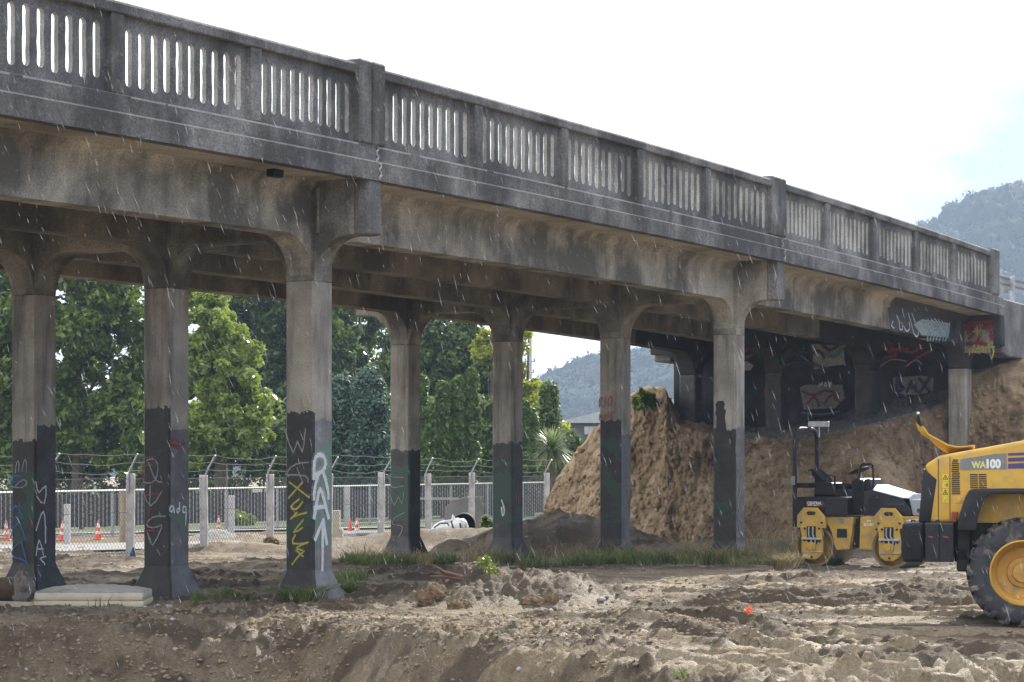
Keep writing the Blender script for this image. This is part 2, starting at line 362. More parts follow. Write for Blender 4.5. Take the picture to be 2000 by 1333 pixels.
M['lf_yellow'] = leafmat('yellow_green_leaves', (.2, .25, .035), (.36, .4, .08), .5)
M['lf_blue'] = leafmat('blue_green_needles', (.045, .09, .065), (.1, .17, .12), .2, .6)
M['lf_cyp'] = leafmat('cypress_foliage', (.06, .11, .022), (.14, .22, .05), .3, .5)
M['lf_cord'] = leafmat('strap_leaves', (.09, .13, .05), (.2, .25, .11), .25, .35)
M['grass'] = leafmat('green_grass', (.06, .095, .025), (.2, .24, .09), .35, .5)
M['drygrass'] = leafmat('dry_straw_grass', (.22, .18, .09), (.4, .34, .2), .3, .6)

# ------------------------------------------------------------------ ground
def cellr(x, y, s, seed):                 # distance to, and random number of, the nearest scattered point
    x = x/s; y = y/s; ix = np.floor(x); iy = np.floor(y); best = np.full(np.shape(x), 9.); rn = np.zeros(np.shape(x))
    for dx in (-1, 0, 1):
        for dy in (-1, 0, 1):
            cx = ix+dx; cy = iy+dy; d = (x-cx-.15-.7*_h(cx, cy, seed))**2 + (y-cy-.15-.7*_h(cx, cy, seed+1))**2
            w = d < best; best = np.where(w, d, best); rn = np.where(w, _h(cx, cy, seed+2), rn)
    return np.sqrt(best), rn
def streaks(X, Y):
    wx = X + .6*fbm(X*.5, Y*.5, 3, 3); wy = Y + .7*fbm(X*.35, Y*.3, 3, 5)
    return (fbm(wx*.5, wy*1.7, 5, 33, .62) - .07 + .12*fbm(X*.2, Y*.2, 2, 39)) * 2.2
def ghe(X, Y):
    X = np.asarray(X, float); Y = np.asarray(Y, float)
    near = 1 - ss(46, 62, Y)
    wx = X + .5*fbm(X*.5, Y*.5, 3, 3); wy = Y + .6*fbm(X*.4, Y*.35, 3, 5)
    h = .07*fbm(X*.22, Y*.16, 3, 11) * near + .03*fbm(X*.15, Y*.1, 3, 12)*(1-near)
    flat = np.maximum(ss(.2, 2.0, X + .12*(Y-24)), .75*ss(32, 35, Y))      # wheel-worn to the right and under the deck
    st = streaks(X, Y)
    crumb = .35 + .9*np.clip(.5 + fbm(X*5.5, Y*4, 4, 55, .62), 0, 1.2)
    h += .065 * np.clip(st, 0, 1) * crumb * near * (.6+.4*flat)
    h += .03 * fbm(wx*.3, wy*1.6, 3, 21) * near
    cl = np.clip(fbm(wx*1.7, wy*1.3, 5, 31, .6), 0, 1); mask = ss(-.12, .3, fbm(X*.35 + 3, Y*.3, 3, 41))
    ch = (.25 + .75*mask) * (1 - .85*flat) * near
    h += .17 * cl * ch
    bl = np.abs(fbm(X*2.3 + .6*fbm(X*2, Y*1.5, 2, 57), Y*1.7, 5, 51, .62)); h += .12 * (bl - .15) * ch
    h += .05 * np.clip(fbm(X*6, Y*3.5, 4, 57, .6), -.1, 1) * ch
    h += .018 * fbm(X*14, Y*8, 3, 61) * near * (.35 + .65*np.clip(ch+np.clip(st, 0, 1)*2, 0, 1))
    # ditch in the left foreground
    De = 26.6 - 5.8*ss(-3.0, 1.6, X) + .35*fbm(X*.9, Y*0, 3, 71)
    t = ss(0, 1.8, De - Y)
    h -= (.85 - .45*ss(-1, 2.2, X)) * t
    h += t*(1-t)*4 * (.13 * fbm(X*1.3, Y*.9, 5, 81, .6) + .1*np.abs(fbm(X*3.2, Y*1.2, 4, 85, .6)))
    # mound of spoil between the bents
    def bell(cx, cy, rx, ry, H, p=1.4, sd=0):
        d = np.sqrt(((X-cx)/rx)**2 + ((Y-cy)/ry)**2) + .22*fbm(X*1.4, Y*1.2, 3, 90+sd)
        return H * (1 - ss(.25, 1.1, d)) * (1 + .14*fbm(X*2.5, Y*2.2, 4, 95+sd))
    m = bell(.02, 30.2, 1.75, 1.5, .38); m2 = bell(-.55, 30.7, .7, .8, .12, sd=3)
    mm = np.clip(m+m2, 0, 1); h = h*(1-ss(.05, .3, mm)*.6) + m + m2
    # broken clods of several sizes
    dens = np.clip(.14 + 1.1*ch + .6*np.clip(st, 0, 1) + 1.5*mm + 1.7*t*(1-t)*4, 0, 1.6) * near
    for sc, amp, sd in ((.3, .04, 501), (.17, .045, 511), (.095, .034, 521)):
        d, rn = cellr(X + .04*fbm(X*9, Y*9, 2, sd+5), Y*.8, sc, sd)
        h += amp * np.clip(rn*1.6-.55, 0, 1) * np.sqrt(np.clip(1-(d/.46)**2, 0, 1)) * dens * (.5+.8*vn(X*1.1, Y*.9, sd+7))
    h += .035*np.abs(fbm(X*4.3, Y*3.1, 4, 531, .65)) * dens
    h += bell(1.6, 19.3, 1.6, .9, .22, sd=5) + bell(3.2, 19.0, 1.3, .7, .2, sd=6)
    h += bell(.5, 48.4, 2.4, 2.0, .6, sd=7) + bell(2.2, 49, 2.2, 2.2, .35, sd=8) + bell(5.2, 47.3, 3, 1.4, .3, sd=9)
    h += bell(-3.5, 53, 2.6, .9, .22, sd=10) + bell(-1.2, 53.5, 2.6, 1.0, .4, sd=11) + bell(-6.2, 49.5, 2.2, .8, .2, sd=12) + bell(-4.3, 47, 1.5, .6, .15, sd=13)
    # flat pads under the columns and machines
    for (cx, cy, r) in PADS:
        w = 1 - ss(.45*r, r, np.hypot(X-cx, Y-cy)); h = h*(1-w) + w*np.clip(h*.5, -.05, .03)
    # tyre tracks with tread bars
    for (x0, y0, x1, y1, wd) in TRACKS:
        dx, dy = x1-x0, y1-y0; ln = math.hypot(dx, dy); dx /= ln; dy /= ln
        a = (X-x0)*dx + (Y-y0)*dy; b = -(X-x0)*dy + (Y-y0)*dx + .25*np.sin(a*.5)
        w = (1-ss(wd*.7, wd, np.abs(b))) * ss(0, .6, a) * (1-ss(ln-.6, ln, a))
        bars = np.sin((a + .8*np.abs(b))*2*math.pi/(.3 if wd > .28 else .22))
        h = h*(1-.93*w) + w*((-.02 if wd > .28 else -.04) + (.055 if wd > .28 else .03)*np.clip(bars*1.6, -1, 1))
        h += .075*(.6+.8*vn(a*3, b*3, 99))*np.exp(-((np.abs(b)-wd*1.15)/(wd*.3))**2) * ss(0, .6, a) * (1-ss(ln-.6, ln, a))
    return h
TH = math.atan2(.8740, .4859); Vd = Vector((.4859, .8740)); Nd = Vector((.8740, -.4859)); A0 = Vector((-2.81, 30.97)); SPC = 2.474; SPAN = 14.5
def bw(x, y): p = A0 + Vd*x - Nd*y; return p                # bridge coordinates to the world
PADS = [(bw(i*SPAN, k*SPC).x, bw(i*SPAN, k*SPC).y, 1.0) for i in (0, 1) for k in range(4)]
PADS += [(gx(169, 29.9), 29.9, 1.5), (gx(20, 30.1), 30.1, 1.0), (gx(1461, 27.3), 27.0, .9), (5.6, 25.9, 1.6), (7.3, 26.2, 1.5), (5.7, 42.2, 1.3), (7.1, 41.6, 1.4)]
TRACKS = [(1.2, 25.2, 4.2, 19.4, .3), (1.0, 26.6, 8.0, 24.2, .2), (2.2, 26.2, 6.2, 19.4, .3), (1.8, 23.2, 8, 20.2, .22), (2.5, 31.5, 9, 29.2, .24), (3.2, 34.5, 10, 33, .24), (3, 29.0, 9, 27.6, .18), (.6, 21.4, 5, 20.6, .2), (1.5, 33, 9, 31.2, .2), (2.2, 36.5, 10, 35.2, .22), (-.2, 27.2, 4.5, 25.6, .2), (2, 30.2, 9, 28.4, .2), (-6.5, 38.5, 1, 37.2, .25), (-6.5, 41.5, 0, 41, .25)]
def axis(segs):
    out = [segs[0][0]]
    for a, b, n in segs: out += list(a + (b-a)*(np.arange(1, n+1)/n))
    return np.array(out)
gxs = axis([(-1500, -200, 12), (-200, -30, 16), (-30, -11, 40), (-11, 11, 760), (11, 30, 40), (30, 200, 16), (200, 1500, 12)])
gys = axis([(-200, 0, 10), (0, 16, 20), (16, 34, 400), (34, 52, 190), (52, 80, 90), (80, 200, 30), (200, 2500, 20)])
GX, GY = np.meshgrid(gxs, gys); GZ = ghe(GX, GY)
nx, ny = len(gxs), len(gys)
idx = np.arange(nx*ny).reshape(ny, nx); FQ = np.stack([idx[:-1, :-1], idx[:-1, 1:], idx[1:, 1:], idx[1:, :-1]], -1).reshape(-1, 4)
def ground_mat():
    m, nt, p = newmat('dug_soil'); L = nt.links.new; tc = N(nt, 'ShaderNodeTexCoord').outputs['Object']
    a = noise(nt, .55, 8, .62, tc); b = noise(nt, 3.5, 7, .65, tc, (1, .6, 1)); c = noise(nt, 26, 5, .7, tc); st = noise(nt, .9, 6, .6, tc, (.35, 2.2, 1))
    t = mth(nt, 'ADD', mth(nt, 'MULTIPLY', a.outputs['Fac'], .5), mth(nt, 'MULTIPLY', b.outputs['Fac'], .28)); t = mth(nt, 'ADD', t, mth(nt, 'MULTIPLY', st.outputs['Fac'], .3))
    r = ramp(nt, [(.34, (.15, .108, .066)), (.45, (.29, .215, .138)), (.54, (.46, .36, .238)), (.66, (.63, .525, .38))]); L(t, r.inputs[0])
    rg = ramp(nt, [(.3, .55), (.7, 1.3)]); L(c.outputs['Fac'], rg.inputs[0])
    col = mixc(nt, .75, r.outputs[0], rg.outputs[0], 'MULTIPLY')
    f = noise(nt, 75, 4, .75, tc); rf = ramp(nt, [(.3, .5), (.52, 1.), (.72, 1.35)]); L(f.outputs['Fac'], rf.inputs[0]); col = mixc(nt, .75, col, rf.outputs[0], 'MULTIPLY')
    sp = noise(nt, 9, 6, .75, tc); rs = ramp(nt, [(.58, 0.), (.66, 1.)]); L(sp.outputs['Fac'], rs.inputs[0]); col = mixc(nt, mth(nt, 'MULTIPLY', rs.outputs[0], .6), col, (.12, .087, .06))
    at_ = N(nt, 'ShaderNodeAttribute', attribute_name='damp_shade'); col = mixc(nt, mth(nt, 'MULTIPLY', at_.outputs['Fac'], .8), col, (.1, .07, .045))
    L(col, p.inputs['Base Color']); wn = noise(nt, .8, 5, .6, tc, (.6, 1.4, 1)); rw = ramp(nt, [(.4, .6), (.62, .9)]); L(wn.outputs['Fac'], rw.inputs[0]); L(mth(nt, 'MAXIMUM', rw.outputs[0], mth(nt, 'MULTIPLY', at_.outputs['Fac'], .85)), p.inputs['Roughness']); p.inputs['Specular IOR Level'].default_value = .4
    bump(nt, p, mth(nt, 'ADD', mth(nt, 'ADD', c.outputs['Fac'], mth(nt, 'MULTIPLY', f.outputs['Fac'], .5)), mth(nt, 'MULTIPLY', b.outputs['Fac'], 1.5)), 1.0, .1)
    return m
M['soil'] = ground_mat()
wx_ = GX + .5*fbm(GX*.5, GY*.5, 3, 3); wy_ = GY + .6*fbm(GX*.4, GY*.35, 3, 5)
damp_shade = np.clip(1.1*ss(.0, .35, streaks(GX, GY)) + ss(.05, .4, np.clip(fbm(wx_*1.7, wy_*1.3, 5, 31, .6), 0, 1))*.55*(1-ss(.2, 2, GX)) + .4*ss(.1, .5, fbm(GX*6, GY*3.5, 4, 57, .6))*(1-ss(.2, 2, GX)), 0, 1) * (1-ss(46, 62, GY))
damp_shade = np.maximum(damp_shade, .25*(1-ss(25.2, 27.4, GY))*(1-ss(-1.2, 2.2, GX))*(.6+.8*vn(GX*2.2, GY*2.2, 143)))  # ditch slope at left darkened: its shade put into the soil colour
damp_shade = np.maximum(damp_shade, .8*np.exp(-((GX-.6)/2.6)**2-((GY-48)/2.4)**2)); damp_shade = np.maximum(damp_shade, np.clip(1.5*np.exp(-((GX-.02)/1.5)**2-((GY-29.9)/1.4)**2), 0, 1)*(.6+.4*vn(GX*3, GY*3, 7))); damp_shade = np.maximum(damp_shade, .45*ss(44, 50, GY)*(1-ss(90, 140, GY))*(.5+vn(GX*.8, GY*.6, 9)))  # dark damp heap and mound, their shade also put in; far strip darker
g = npmesh('ground', np.stack([GX, GY, GZ], -1).reshape(-1, 3), FQ, M['soil'], smooth=True, attr={'damp_shade': damp_shade.ravel()}); tag(g, kind='structure')
def gz(x, y): return float(ghe(np.array([x]), np.array([y]))[0])
def gp(px, py, lift=0):                  # where the sight line of a pixel meets the ground
    D = CH*F/(py-HY)
    for _ in range(12): D = .5*D + .5*max(8, (CH-gz(gx(px, D), D))*F/(py-HY))
    return Vector((gx(px, D), D, gz(gx(px, D), D)+lift))

# ------------------------------------------------------------------ the bridge (x along it, y inwards from the front column line)
bridge = empty('concrete_bridge', (A0.x, A0.y, 0), TH)
tag(bridge, 'weathered concrete road bridge on columns with a slotted parapet, crossing the whole dirt site', 'bridge')
def camb(x): return .1*(1-((x-12)/13)**2)
def cf(v): return Vector((v.x, v.y, v.z + camb(v.x)*min(1, max(0, (v.z-4.3)/.2))))
ZS, ZB, ZD, ZF1, ZF2, ZT = 4.40, 5.0, 5.76, 5.985, 6.20, 7.28    # spring, beam soffit, deck soffit, ledges, coping top
HC = .237
def arc(x0, z0, x1, z1, n=8, first='v'):     # quarter ellipse, leaving vertically ('v') or horizontally
    out = []
    for i in range(n+1):
        a = math.pi/2*i/n
        if first == 'v': out.append((x1 + (x0-x1)*math.cos(a), z0 + (z1-z0)*math.sin(a)))
        else: out.append((x0 + (x1-x0)*math.sin(a), z1 + (z0-z1)*math.cos(a)))
    return out
cols = {}
def column(b, k, zbase=-.6, ped=True):
    x, y = b*SPAN, k*SPC; ztop = ZS + camb(x)*.5
    mb = MB()
    rings = [(.385, zbase), (.38, .0), (.365, .06), (HC+.01, .40), (HC, .44), (HC, 1.2), (HC, 2.2), (HC, 3.2), (HC, ztop)] if ped else [(HC, zbase), (HC, 2.9), (HC, 3.6), (HC, ztop)]
    ch = .03
    vs = []; fs = []
    for r, z in rings:
        vs += [(-r+ch, -r, z), (r-ch, -r, z), (r, -r+ch, z), (r, r-ch, z), (r-ch, r, z), (-r+ch, r, z), (-r, r-ch, z), (-r, -r+ch, z)]
    for i in range(len(rings)-1):
        for j in range(8): fs.append((i*8+j, i*8+(j+1) % 8, (i+1)*8+(j+1) % 8, (i+1)*8+j))
    fs.append(tuple(range(8))[::-1]); fs.append(tuple(len(rings)*8-8+j for j in range(8)))
    mb.add(vs, fs)
    o = mb.build('column', M['column'], bridge, loc=(x, y, 0)); cols[b, k] = o
    return o
PAINT = {  # bent, place: paint top, shade and green on the left-hand and right-hand faces
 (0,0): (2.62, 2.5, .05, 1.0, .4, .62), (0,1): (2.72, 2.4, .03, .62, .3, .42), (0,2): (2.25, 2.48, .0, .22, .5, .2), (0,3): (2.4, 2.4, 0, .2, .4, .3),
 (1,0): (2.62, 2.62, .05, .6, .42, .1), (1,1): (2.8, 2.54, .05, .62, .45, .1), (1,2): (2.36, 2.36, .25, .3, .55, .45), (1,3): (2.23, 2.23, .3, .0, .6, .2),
 (2,0): (9, 9, .2, .4, 0, 0), (2,1): (9, 9, .25, .5, 0, 0), (2,2): (9, 9, .25, .5, 0, 0), (2,3): (9, 9, .5, .6, 0, 0)}
for b in range(3):
    for k in range(4):
        o = column(b, k, -.6 if b < 2 or k == 0 else .5, b < 2)
        p = PAINT[b, k]
        for n, v in zip(('paint_left', 'paint_right', 'shade_left', 'shade_right', 'green_left', 'green_right'), p): o[n] = float(v)
cols[2, 0]['paint_left'] = -1.0; cols[2, 0]['paint_right'] = -1.0
# cross heads
YE = [k*SPC for k in range(4)]
def head(b):
    x = b*SPAN; zs = ZS + camb(x)*.5 - camb(x); rr = .56
    can = [(-1.1, ZD), (-1.1, ZB+.03), (-1.07, ZB)] + [(p, q) for p, q in arc(-HC-rr, ZB, -HC, zs, 8, 'h')] + [(-HC, ZD)]
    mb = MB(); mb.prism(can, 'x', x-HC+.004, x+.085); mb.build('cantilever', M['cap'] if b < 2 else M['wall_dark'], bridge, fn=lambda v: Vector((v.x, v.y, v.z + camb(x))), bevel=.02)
    pts = [(-HC+.001, ZD), (-HC+.001, zs)]
    for k in range(4):
        y = YE[k]
        if k < 3:
            pts += [(y+HC+p, q) for p, q in arc(0, zs, rr, ZB, 8, 'v')]
            pts += [(YE[k+1]-HC-rr+p, q) for p, q in arc(0, ZB, rr, zs, 8, 'h')]
        else: pts += [(y+HC+p, q) for p, q in arc(0, zs, rr, ZB, 8, 'v')]
    y3 = YE[3] + 1.1
    pts += [(y3, ZB), (y3, ZD)]
    mb = MB(); mb.prism(pts, 'x', x-HC+.004, x+HC-.004)
    fn = lambda v: Vector((v.x, v.y, v.z + camb(x)))
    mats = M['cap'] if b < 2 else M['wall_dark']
    return mb.build('cross_beam', mats, bridge, fn=fn, bevel=.02)
for b in range(3): head(b)
for b in range(3):                        # the outer end of each cross beam is more weathered: a capping block
    x = b*SPAN; mb = MB(); mb.prism([(x-.245, ZB-.012), (x+.095, ZB-.012), (x+.095, ZD-.003), (x-.245, ZD-.003)], 'y', -1.135, -.88)
    mb.build('end_block', M['weathered'] if b < 2 else M['wall_dark'], bridge, fn=lambda v: Vector((v.x, v.y, v.z + camb(x))), bevel=.05, seg=3, smooth=True)
# girders
def girder(b, k, mat):
    x0, x1 = (b-1)*SPAN, b*SPAN; rr = .62; mb = MB(); w = .2
    zs = ZS + .08
    bot = [(x0+HC+p, q) for p, q in arc(0, zs, rr, ZB+.02, 8, 'v')]
    n = 16
    bot += [(x0+HC+rr + (SPAN-2*HC-2*rr)*i/n, ZB+.02) for i in range(1, n)]
    bot += [(x1-HC-rr+p, q) for p, q in arc(0, ZB+.02, rr, zs, 8, 'h')]
    y = YE[k]; vs = []; fs = []; m = len(bot)
    for (x, z) in bot: vs += [(x, y-w, z), (x, y+w, z), (x, y+w, ZD-.14), (x, y+w+.12, ZD-.003), (x, y-w-.12, ZD-.003), (x, y-w, ZD-.14)]
    for i in range(m-1):
        for j in range(6): fs.append((i*6+j, i*6+(j+1) % 6, (i+1)*6+(j+1) % 6, (i+1)*6+j))
    fs.append((0, 1, 2, 3, 4, 5)); fs.append(tuple((m-1)*6+j for j in range(6))[::-1])
    mb.add(vs, fs)
    return mb.build('girder', mat, bridge, fn=cf)
gird = {}
for b in range(3):
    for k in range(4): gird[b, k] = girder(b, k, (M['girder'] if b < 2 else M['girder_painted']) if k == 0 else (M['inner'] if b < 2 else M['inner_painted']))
for b in range(3):                        # deck slab, edge beam and railing of each span
    x0, x1 = (b-1)*SPAN+.012, b*SPAN-.012
    mb = MB(); mb.longbox(x0, x1, -.98, YE[3]+.98, ZD, 6.12, 20); mb.build('deck_slab', M['soffit'], bridge, fn=cf)
    mb = MB()
    mb.sweep([(-1.16, ZD-.03), (-.98, ZD-.03), (-.98, ZF2), (-1.11, ZF2), (-1.11, ZF1+.02), (-1.135, ZF1), (-1.16, ZF1-.012)], x0, x1, 20)
    eb = mb.build('edge_beam', M['weathered'], bridge, fn=cf)
    for (ya, yb, z) in ((-1.112, -1.02, ZF2+.004), (-1.158, -1.112, ZF1+.006)):
        mb = MB(); n = 60; vs = []; fs = []
        for i in range(n+1):
            x = x0 + (x1-x0)*i/n; j = .008*(vn(x*7, b*3.1+z)-.5)
            vs += [(x, ya+j, z-.024), (x, ya+j, z), (x, yb, z)]
        for i in range(n): fs += [(i*3, i*3+3, i*3+4, i*3+1), (i*3+1, i*3+4, i*3+5, i*3+2)]
        mb.add(vs, fs); mb.build('ledge', M['ledge'], eb, fn=cf)  # strip carries the painted-in sunlight along the ledge
    mb = MB(); mb.sweep([(YE[3]+.98, ZD-.03), (YE[3]+1.16, ZD-.03), (YE[3]+1.16, 6.3), (YE[3]+.98, 6.3)], x0, x1, 20); mb.build('far_edge_beam', M['weathered'], bridge, fn=cf)
    # railing
    rail = MB(); zc0 = ZT-.15; ya, yb = -1.10, -.84
    xr0, xr1 = ((-14.4, -.465), (.18, 13.95), (14.64, 27.95))[b]
    rail.sweep([(-1.125, zc0), (-.83, zc0), (-.83, ZT-.03), (-.87, ZT), (-1.09, ZT), (-1.125, ZT-.03)], xr0, xr1, 20)
    ro = rail.build('railing', M['weathered'], bridge, fn=cf, bevel=.012)
    posts = [((-.465, -.165),), ((-.125, .18), (13.95, 14.27)), ((14.32, 14.64), (27.95, 28.6))][b]
    posts = [(p, q, True) for p, q in posts]
    xs = [(-13.63, -10.92, -8.21, -5.5, -2.79), (2.8, 5.52, 8.25, 11.05), (16.95, 19.73, 22.46, 25.13)][b]
    for c in xs: posts.append((c-.11, c+.11, False))
    for (pa, pb, big) in posts:
        mb = MB()
        if big: mb.box(pa, pb, -1.15, -.80, ZF2+.004, ZT+.06); bev = .03
        else: mb.box(pa, pb, -1.115, -.85, ZF2+.004, zc0+.001); bev = .014
        mb.build('post', M['weathered'], ro, fn=cf, bevel=bev)
    xs = [xr0-.11] + list(xs) + [xr1+.11]
    for i in range(len(xs)-1):
        a = xs[i] + .11; e = xs[i+1] - .11
        if e-a < .8: continue
        ns = 10; yf, yk = -1.03, -.97; zb, zt = ZF2+.004, zc0+.001
        pitch = (e-a-.12)/ns; sw = pitch*.5; mb = MB()
        nn = 6
        def both(p, q):               # front and back faces of a panel strip
            pass
        edges = [a] + [a+.06+pitch*(j+.5) for j in range(ns)] + [e]
        prev = a
        for j in range(ns):
            c = a+.06+pitch*(j+.5); r = sw/2; s0 = zb+.13 + .03*random.uniform(-1, 1); s1 = zt-.13 + .014*random.uniform(-1, 1)
            jit = lambda: random.uniform(-.007, .007)
            lside = [(c-r+jit(), s0+r + (s1-s0-2*r)*t/5) for t in range(6)]; rside = [(c+r+jit(), s0+r + (s1-s0-2*r)*t/5) for t in range(6)]
            top = [(c-r*math.cos(math.pi*t/nn), s1-r + r*math.sin(math.pi*t/nn)) for t in range(nn+1)]
            bot = [(c-r*math.cos(math.pi*t/nn), s0+r - r*math.sin(math.pi*t/nn)) for t in range(nn+1)]
            lside[0] = bot[0]; lside[-1] = top[0]; rside[0] = bot[-1]; rside[-1] = top[-1]
            xl, xr = c-r, c+r
            for y in (yf, yk):
                # bar to the left of this slot
                pl = [(prev, zb), (xl, zb)] + lside + [(xl, zt), (prev, zt)]
                if j: pl = [(prev, zb), (xl, zb)] + lside + [(xl, zt), (prev, zt)] + pr[::-1]
                mb.add([(p, y, q) for p, q in pl], [tuple(range(len(pl)))], 0)
                for t in range(nn):
                    mb.add([(top[t][0], y, top[t][1]), (top[t+1][0], y, top[t+1][1]), (top[t+1][0], y, zt), (top[t][0], y, zt)], [(0, 1, 2, 3)], 0)
                    mb.add([(bot[t][0], y, bot[t][1]), (bot[t+1][0], y, bot[t+1][1]), (bot[t+1][0], y, zb), (bot[t][0], y, zb)], [(0, 1, 2, 3)], 0)
            loop = lside + top[1:-1] + rside[::-1] + bot[1:-1][::-1]
            k = len(loop)
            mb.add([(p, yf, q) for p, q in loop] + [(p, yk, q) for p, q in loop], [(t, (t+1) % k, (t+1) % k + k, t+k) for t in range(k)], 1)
            prev = xr; pr = rside
        for y in (yf, yk):
            pl = [(prev, zb), (e, zb), (e, zt), (prev, zt)] + pr[::-1]
            mb.add([(p, y, q) for p, q in pl], [tuple(range(len(pl)))], 0)
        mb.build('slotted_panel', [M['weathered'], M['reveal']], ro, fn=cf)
# lime-streaked joints
for b in (0, 1):
    mb = MB(); pth = []
    for i in range(14):
        t = i/13; pth.append((b*SPAN + .03*math.sin(i*1.9+b), -1.118 - (.05 if t > .5 else 0), ZF2 - (ZF2-ZD+.02)*t))
    mb.tube(pth, [.012 + .014*random.random() for _ in pth], 5); mb.build('joint_stain', M['ledge'], bridge, fn=cf)
# small details under the deck
mb = MB(); mb.box(-1.72, -1.50, -.62, -.50, ZD-.10, ZD+.02); mb.build('drain_outlet', M['black'], bridge, fn=cf)
mb = MB(); mb.tube([(-.27, -.33, ZD-.1), (-.27, -.33, 5.05)], .022, 8); mb.build('downpipe', M['girder'], bridge, fn=cf)
# abutment behind the last bent
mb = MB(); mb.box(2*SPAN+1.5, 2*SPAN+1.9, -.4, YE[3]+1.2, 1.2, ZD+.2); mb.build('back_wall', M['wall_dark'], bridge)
mb = MB(); mb.prism([(2*SPAN+.02, ZB-.25), (2*SPAN+.6, ZB-.32), (2*SPAN+9, ZB-.32), (2*SPAN+9, 6.0), (2*SPAN+.02, 6.12)], 'y', -1.08, -.6)
mb.build('wing_wall', M['wing'], bridge, bevel=.03)
mb = MB(); mb.prism([(2*SPAN+.02, ZB-.25), (2*SPAN+9, ZB-.32), (2*SPAN+9, 6.1), (2*SPAN+.02, 6.12)], 'y', YE[3]+.6, YE[3]+1.1)
mb.build('far_wing_wall', M['wing'], bridge, bevel=.03)
mb = MB(); mb.box(2*SPAN+.02, 2*SPAN+30, -.59, YE[3]+.59, 5.6, 6.05); mb.build('approach_slab', M['inner'], bridge)

# graffiti: strokes in the plane of a face.  frame(u, z, lift) gives the point
HALO = {}
def strokes(name, frame, lines, w, mat, parent, label=None):
    mb = MB(); lift = .004; base = mat; halo = HALO.get(mat.name)
    if halo is None:
        halo = mat.copy(); halo.name = mat.name + '_overspray'; HALO[mat.name] = halo; al = halo.node_tree.nodes['Principled BSDF'].inputs['Alpha']
        for l in list(al.links): halo.node_tree.links.remove(l)
        al.default_value = .17
    hl = .0012
    for ln in lines:
        ww = w
        if isinstance(ln, tuple): ln, ww = ln
        pts = []
        # smooth the polyline a little
        for i in range(len(ln)-1):
            for t in (0, .5): pts.append((ln[i][0]*(1-t)+ln[i+1][0]*t, ln[i][1]*(1-t)+ln[i+1][1]*t))
        pts.append(ln[-1])
        if len(pts) > 3:
            q = [pts[0]] + [((pts[i-1][0]+2*pts[i][0]+pts[i+1][0])/4, (pts[i-1][1]+2*pts[i][1]+pts[i+1][1])/4) for i in range(1, len(pts)-1)] + [pts[-1]]
            pts = q
        for i in range(len(pts)-1):
            (u0, z0), (u1, z1) = pts[i], pts[i+1]; dx, dz = u1-u0, z1-z0; l = math.hypot(dx, dz) or 1e-6
            ex, ez = dx/l*ww*.35, dz/l*ww*.35; nx_, nz_ = -dz/l*ww/2, dx/l*ww/2
            f = 1 + random.uniform(-.15, .15)
            mb.add([frame(u0-ex+nx_*f, z0-ez+nz_*f, lift), frame(u0-ex-nx_*f, z0-ez-nz_*f, lift), frame(u1+ex-nx_*f, z1+ez-nz_*f, lift), frame(u1+ex+nx_*f, z1+ez+nz_*f, lift)], [(0, 1, 2, 3)])
            k = 2.3
            mb.add([frame(u0-ex+nx_*k, z0-ez+nz_*k, hl), frame(u0-ex-nx_*k, z0-ez-nz_*k, hl), frame(u1+ex-nx_*k, z1+ez-nz_*k, hl), frame(u1+ex+nx_*k, z1+ez+nz_*k, hl)], [(0, 1, 2, 3)], 1)
            lift += .00022; hl += .00002
    o = mb.build(name, [mat, halo], parent)
    if label: o['label'] = label
    return o
LF = lambda u, z, l: (-HC-l, HC-2*HC*u, z)       # left-hand face of a column as seen
RF = lambda u, z, l: (-HC+2*HC*u, -HC-l, z)      # right-hand face
def colpx(b, k, face):                            # pixels of the photograph to the face of a column
    fr = LF if face == 'L' else RF
    c0, c1 = (-HC, HC) if face == 'L' else (-HC, -HC), None
    def uz(px, py):
        best = None
        for i in range(101):
            u = i/100; l = fr(u, 0, 0); p = bw(b*SPAN+l[0], k*SPC+l[1]); x = 1000+F*p.x/p.y
            if best is None or abs(x-px) < best[0]: best = (abs(x-px), u, p.y)
        return best[1], CH+(HY-py)/F*best[2]
    return fr, uz
def tagcol(b, k, face, lines, w, mat, label, scale=None):
    fr, uz = colpx(b, k, face)
    out = []
    for ln in lines:
        ww = None
        if isinstance(ln, tuple) and isinstance(ln[0], list): ln, ww = ln
        q = [uz(*p) for p in ln]; q = [(u*2*HC, z) for u, z in q]
        out.append((q, ww) if ww else q)
    strokes('graffiti', lambda u, z, l: fr(u/(2*HC), z, l), out, w, M[mat], cols[b, k], label)
def Z(lst, x0, y0, s): return [[(x0+a/s, y0+b/s) for a, b in ln] for ln in lst]
z6 = lambda l: Z(l, 0, 760, 2.857)               # read from an enlargement of the left of the photograph
z7 = lambda l: Z(l, 600, 760, 2.857)
tagcol(0, 2, 'L', z6([[(50,485),(110,485)],[(78,487),(60,560)],[(48,665),(110,655)],[(52,700),(88,630),(130,720)],[(55,720),(135,715),(80,775)],[(55,720),(80,775),(45,830)],[(110,735),(145,840)],[(120,850),(70,890),(68,940),(120,945),(160,975)],[(120,850),(150,960)],[(50,520),(105,515)]]), .022, 'sp_blue', 'blue spray painted letters')
tagcol(0, 2, 'L', z6([[(85,470),(95,400),(110,405),(105,460)],[(125,460),(135,390),(150,400),(148,465)],[(60,545),(130,555),(160,520),(130,500),(90,540)]]), .018, 'sp_grey', 'grey spray painted loops')
